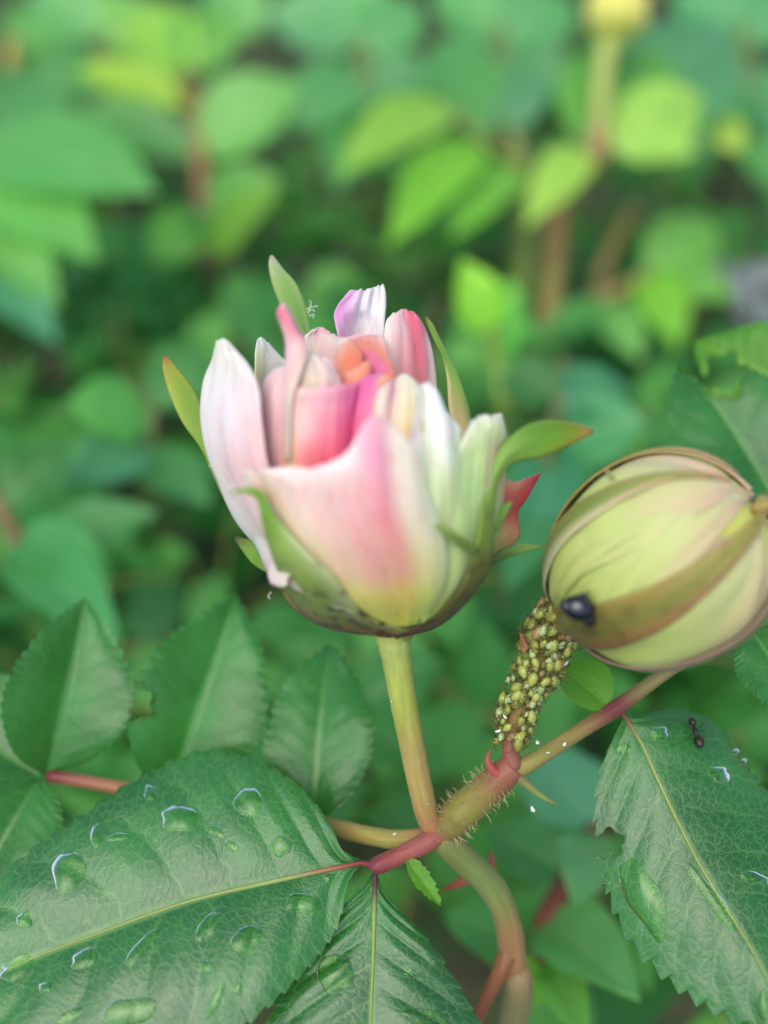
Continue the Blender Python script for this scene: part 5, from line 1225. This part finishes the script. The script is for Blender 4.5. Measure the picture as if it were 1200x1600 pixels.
# ------------------------------------------------------------------ the rest of the rose bed
def unit_leaflet(seed):
    M, L, R = auto_curves((0, 0, 0), (1, 0, 0), 0.62, (0, 0, 1), fold=0.12 + 0.2 * random.random(), droop=0.03 + 0.08 * random.random())
    ob = leaf3('leaflet', M, L, R, M_far, None, ns=20, nt_=4, wave=0.05, seed=seed)
    me = ob.data
    bpy.data.objects.remove(ob)
    return me
UL = [unit_leaflet(i * 1.9 + 0.4) for i in range(5)]
def rachis_mesh(bend):
    v, f, t = tube([(0, 0, 0), (0.35, 0, bend), (0.7, 0, bend * 0.6), (1.0, 0, -bend)], [0.014, 0.012, 0.010, 0.007], 6, 12)
    me = bpy.data.meshes.new('leaf'); me.from_pydata([tuple(x) for x in v], [], f); me.materials.append(M_rach)
    me.polygons.foreach_set('use_smooth', [True] * len(me.polygons)); me.update()
    return me
M_rach = simple('leaf_stalk', '#86884c', 0.5, noise_scale=60)
M_cane = simple('bush_cane', '#5a6438', 0.5, noise_scale=40, var=0.4)
RM = [(rachis_mesh(b), b) for b in (0.03, 0.07, 0.11)]
def clear_of_front(p):
    px, py, d = to_px(p)
    if d <= 20: return True
    if d < 160: return False
    if -150 < px < 1350 and -150 < py < 1750:
        lim = max(215, canopy(min(max(py, 0), 1600)) * 0.97)
        if d < lim: return False
        if 1105 < px < 1260 and 400 < py < 540: return False      # gap where the stones show
    return True
def frame(x, z):
    x = norm(x); z = norm(z - x * (z @ x)); y = np.cross(z, x)
    return Matrix(((x[0], y[0], z[0], 0), (x[1], y[1], z[1], 0), (x[2], y[2], z[2], 0), (0, 0, 0, 1)))
ndrop = 0
def random_shoot(x, y, h, nleaf, label, group):
    global ndrop
    b = np.array([x, y, 0.0])
    lean = np.array([rng.normal(0, 0.05), rng.normal(0, 0.05), 0])
    top = b + np.array([0, 0, h]) + lean
    s = thing('rose_shoot', b, label, 'rose shoot', group)
    path = [b - np.array([0, 0, 0.01]), b + np.array([0, 0, h * 0.4]) + lean * 0.2, b + np.array([0, 0, h * 0.75]) + lean * 0.6, top]
    v, f, t = tube(path, [0.0028, 0.0024, 0.002, 0.0012], 7, 16)
    mesh_obj('cane', v, f, M_cane, s, base=b)
    pp = cr(np.array(path), np.linspace(0, 1, 50))
    a0 = rng.uniform(0, 6.28)
    for k in range(nleaf):
        fr = 0.42 + 0.58 * (k + rng.random() * 0.5) / nleaf
        p0 = pp[int(min(fr, 0.99) * 49)]
        a = a0 + k * 2.4 + rng.normal(0, 0.25)
        elev = rng.uniform(0.05, 0.7)
        dr = np.array([math.cos(a) * math.cos(elev), math.sin(a) * math.cos(elev), math.sin(elev)])
        ln = rng.uniform(0.06, 0.10)
        if not (clear_of_front(p0 + dr * ln) and clear_of_front(p0 + dr * ln * 0.5)):
            ndrop += 1
            continue
        me, bend = RM[int(rng.integers(3))]
        lf = bpy.data.objects.new('leaf', me)
        COL.objects.link(lf); lf.parent = s
        mw = frame(dr, np.array([0, 0, 1.0]) + rng.normal(0, 0.25, 3))
        mat_ = Matrix.Translation(Vector(p0 - b)) @ mw @ Matrix.Diagonal((ln, ln, ln, 1))
        lf.matrix_local = mat_
        spots = [(0.45, 1), (0.45, -1), (0.75, 1), (0.75, -1), (1.0, 0)]
        for (u, sd_) in spots:
            zz = np.interp(u, [0, 0.35, 0.7, 1], [0, bend, bend * 0.6, -bend])
            sz = rng.uniform(0.34, 0.5) * (1.15 if sd_ == 0 else 1.0)
            ang = sd_ * rng.uniform(0.85, 1.25)
            tilt = rng.uniform(-0.5, 0.15)
            rot = Matrix.Rotation(ang, 4, 'Z') @ Matrix.Rotation(-tilt, 4, 'Y') @ Matrix.Rotation(rng.normal(0, 0.3), 4, 'X')
            o = bpy.data.objects.new('leaflet', UL[int(rng.integers(5))])
            COL.objects.link(o); o.parent = lf
            o.matrix_local = Matrix.Translation((u, 0, zz)) @ rot @ Matrix.Diagonal((sz, sz, sz, 1))
    return s
k = 0
rows = [(0.17, 5, 0.46), (0.24, 6, 0.54), (0.32, 7, 0.64), (0.41, 7, 0.78), (0.52, 8, 0.94), (0.65, 8, 1.12), (0.78, 10, 1.2), (0.92, 11, 1.4), (1.08, 12, 1.6), (1.28, 12, 1.8), (1.55, 13, 2.1), (1.9, 12, 2.5)]
for (yy, cnt, span) in rows:
    for i in range(cnt):
        x = (i + 0.5) / cnt * span - span / 2 + rng.normal(0, 0.015)
        y = yy + rng.normal(0, 0.02)
        near = yy < 0.4
        h = rng.uniform(0.15, 0.22) if yy < 0.6 else rng.uniform(0.19, 0.27) + max(0, yy - 0.7) * 0.25
        px, py, d = to_px((x, y, h * 0.85))
        if d > 0 and not -260 < px < 1460: continue
        if any((lambda q: q[2] < 240 and -60 < q[0] < 1260 and 0 < q[1] < 1660)(to_px((x, y, hh))) for hh in (0.02, 0.06, 0.1, 0.14, 0.18)): continue
        if near:
            lab, grp = ('leafy green shoot low in the bed ' + ('beside the wet left leaves' if px < 330 else 'right behind the open rose' if px < 760 else 'behind the yellow bud and the eaten leaves')), 'leafy shoots just behind the flowers'
        else:
            lab, grp = ('blurred leafy shoot at the back of the bed ' + ('beyond the broad flat leaf' if px < 220 else 'beyond the brown cane' if px < 470 else 'beyond the open rose' if px < 680 else 'beyond the three bright hanging leaflets' if px < 900 else 'beyond the small blurred yellow bud')), 'leafy shoots at the back of the bed'
        random_shoot(x, y, h, 11 if near else 12 if yy < 0.85 else 15, lab, grp)
print('random leaves left out', ndrop)
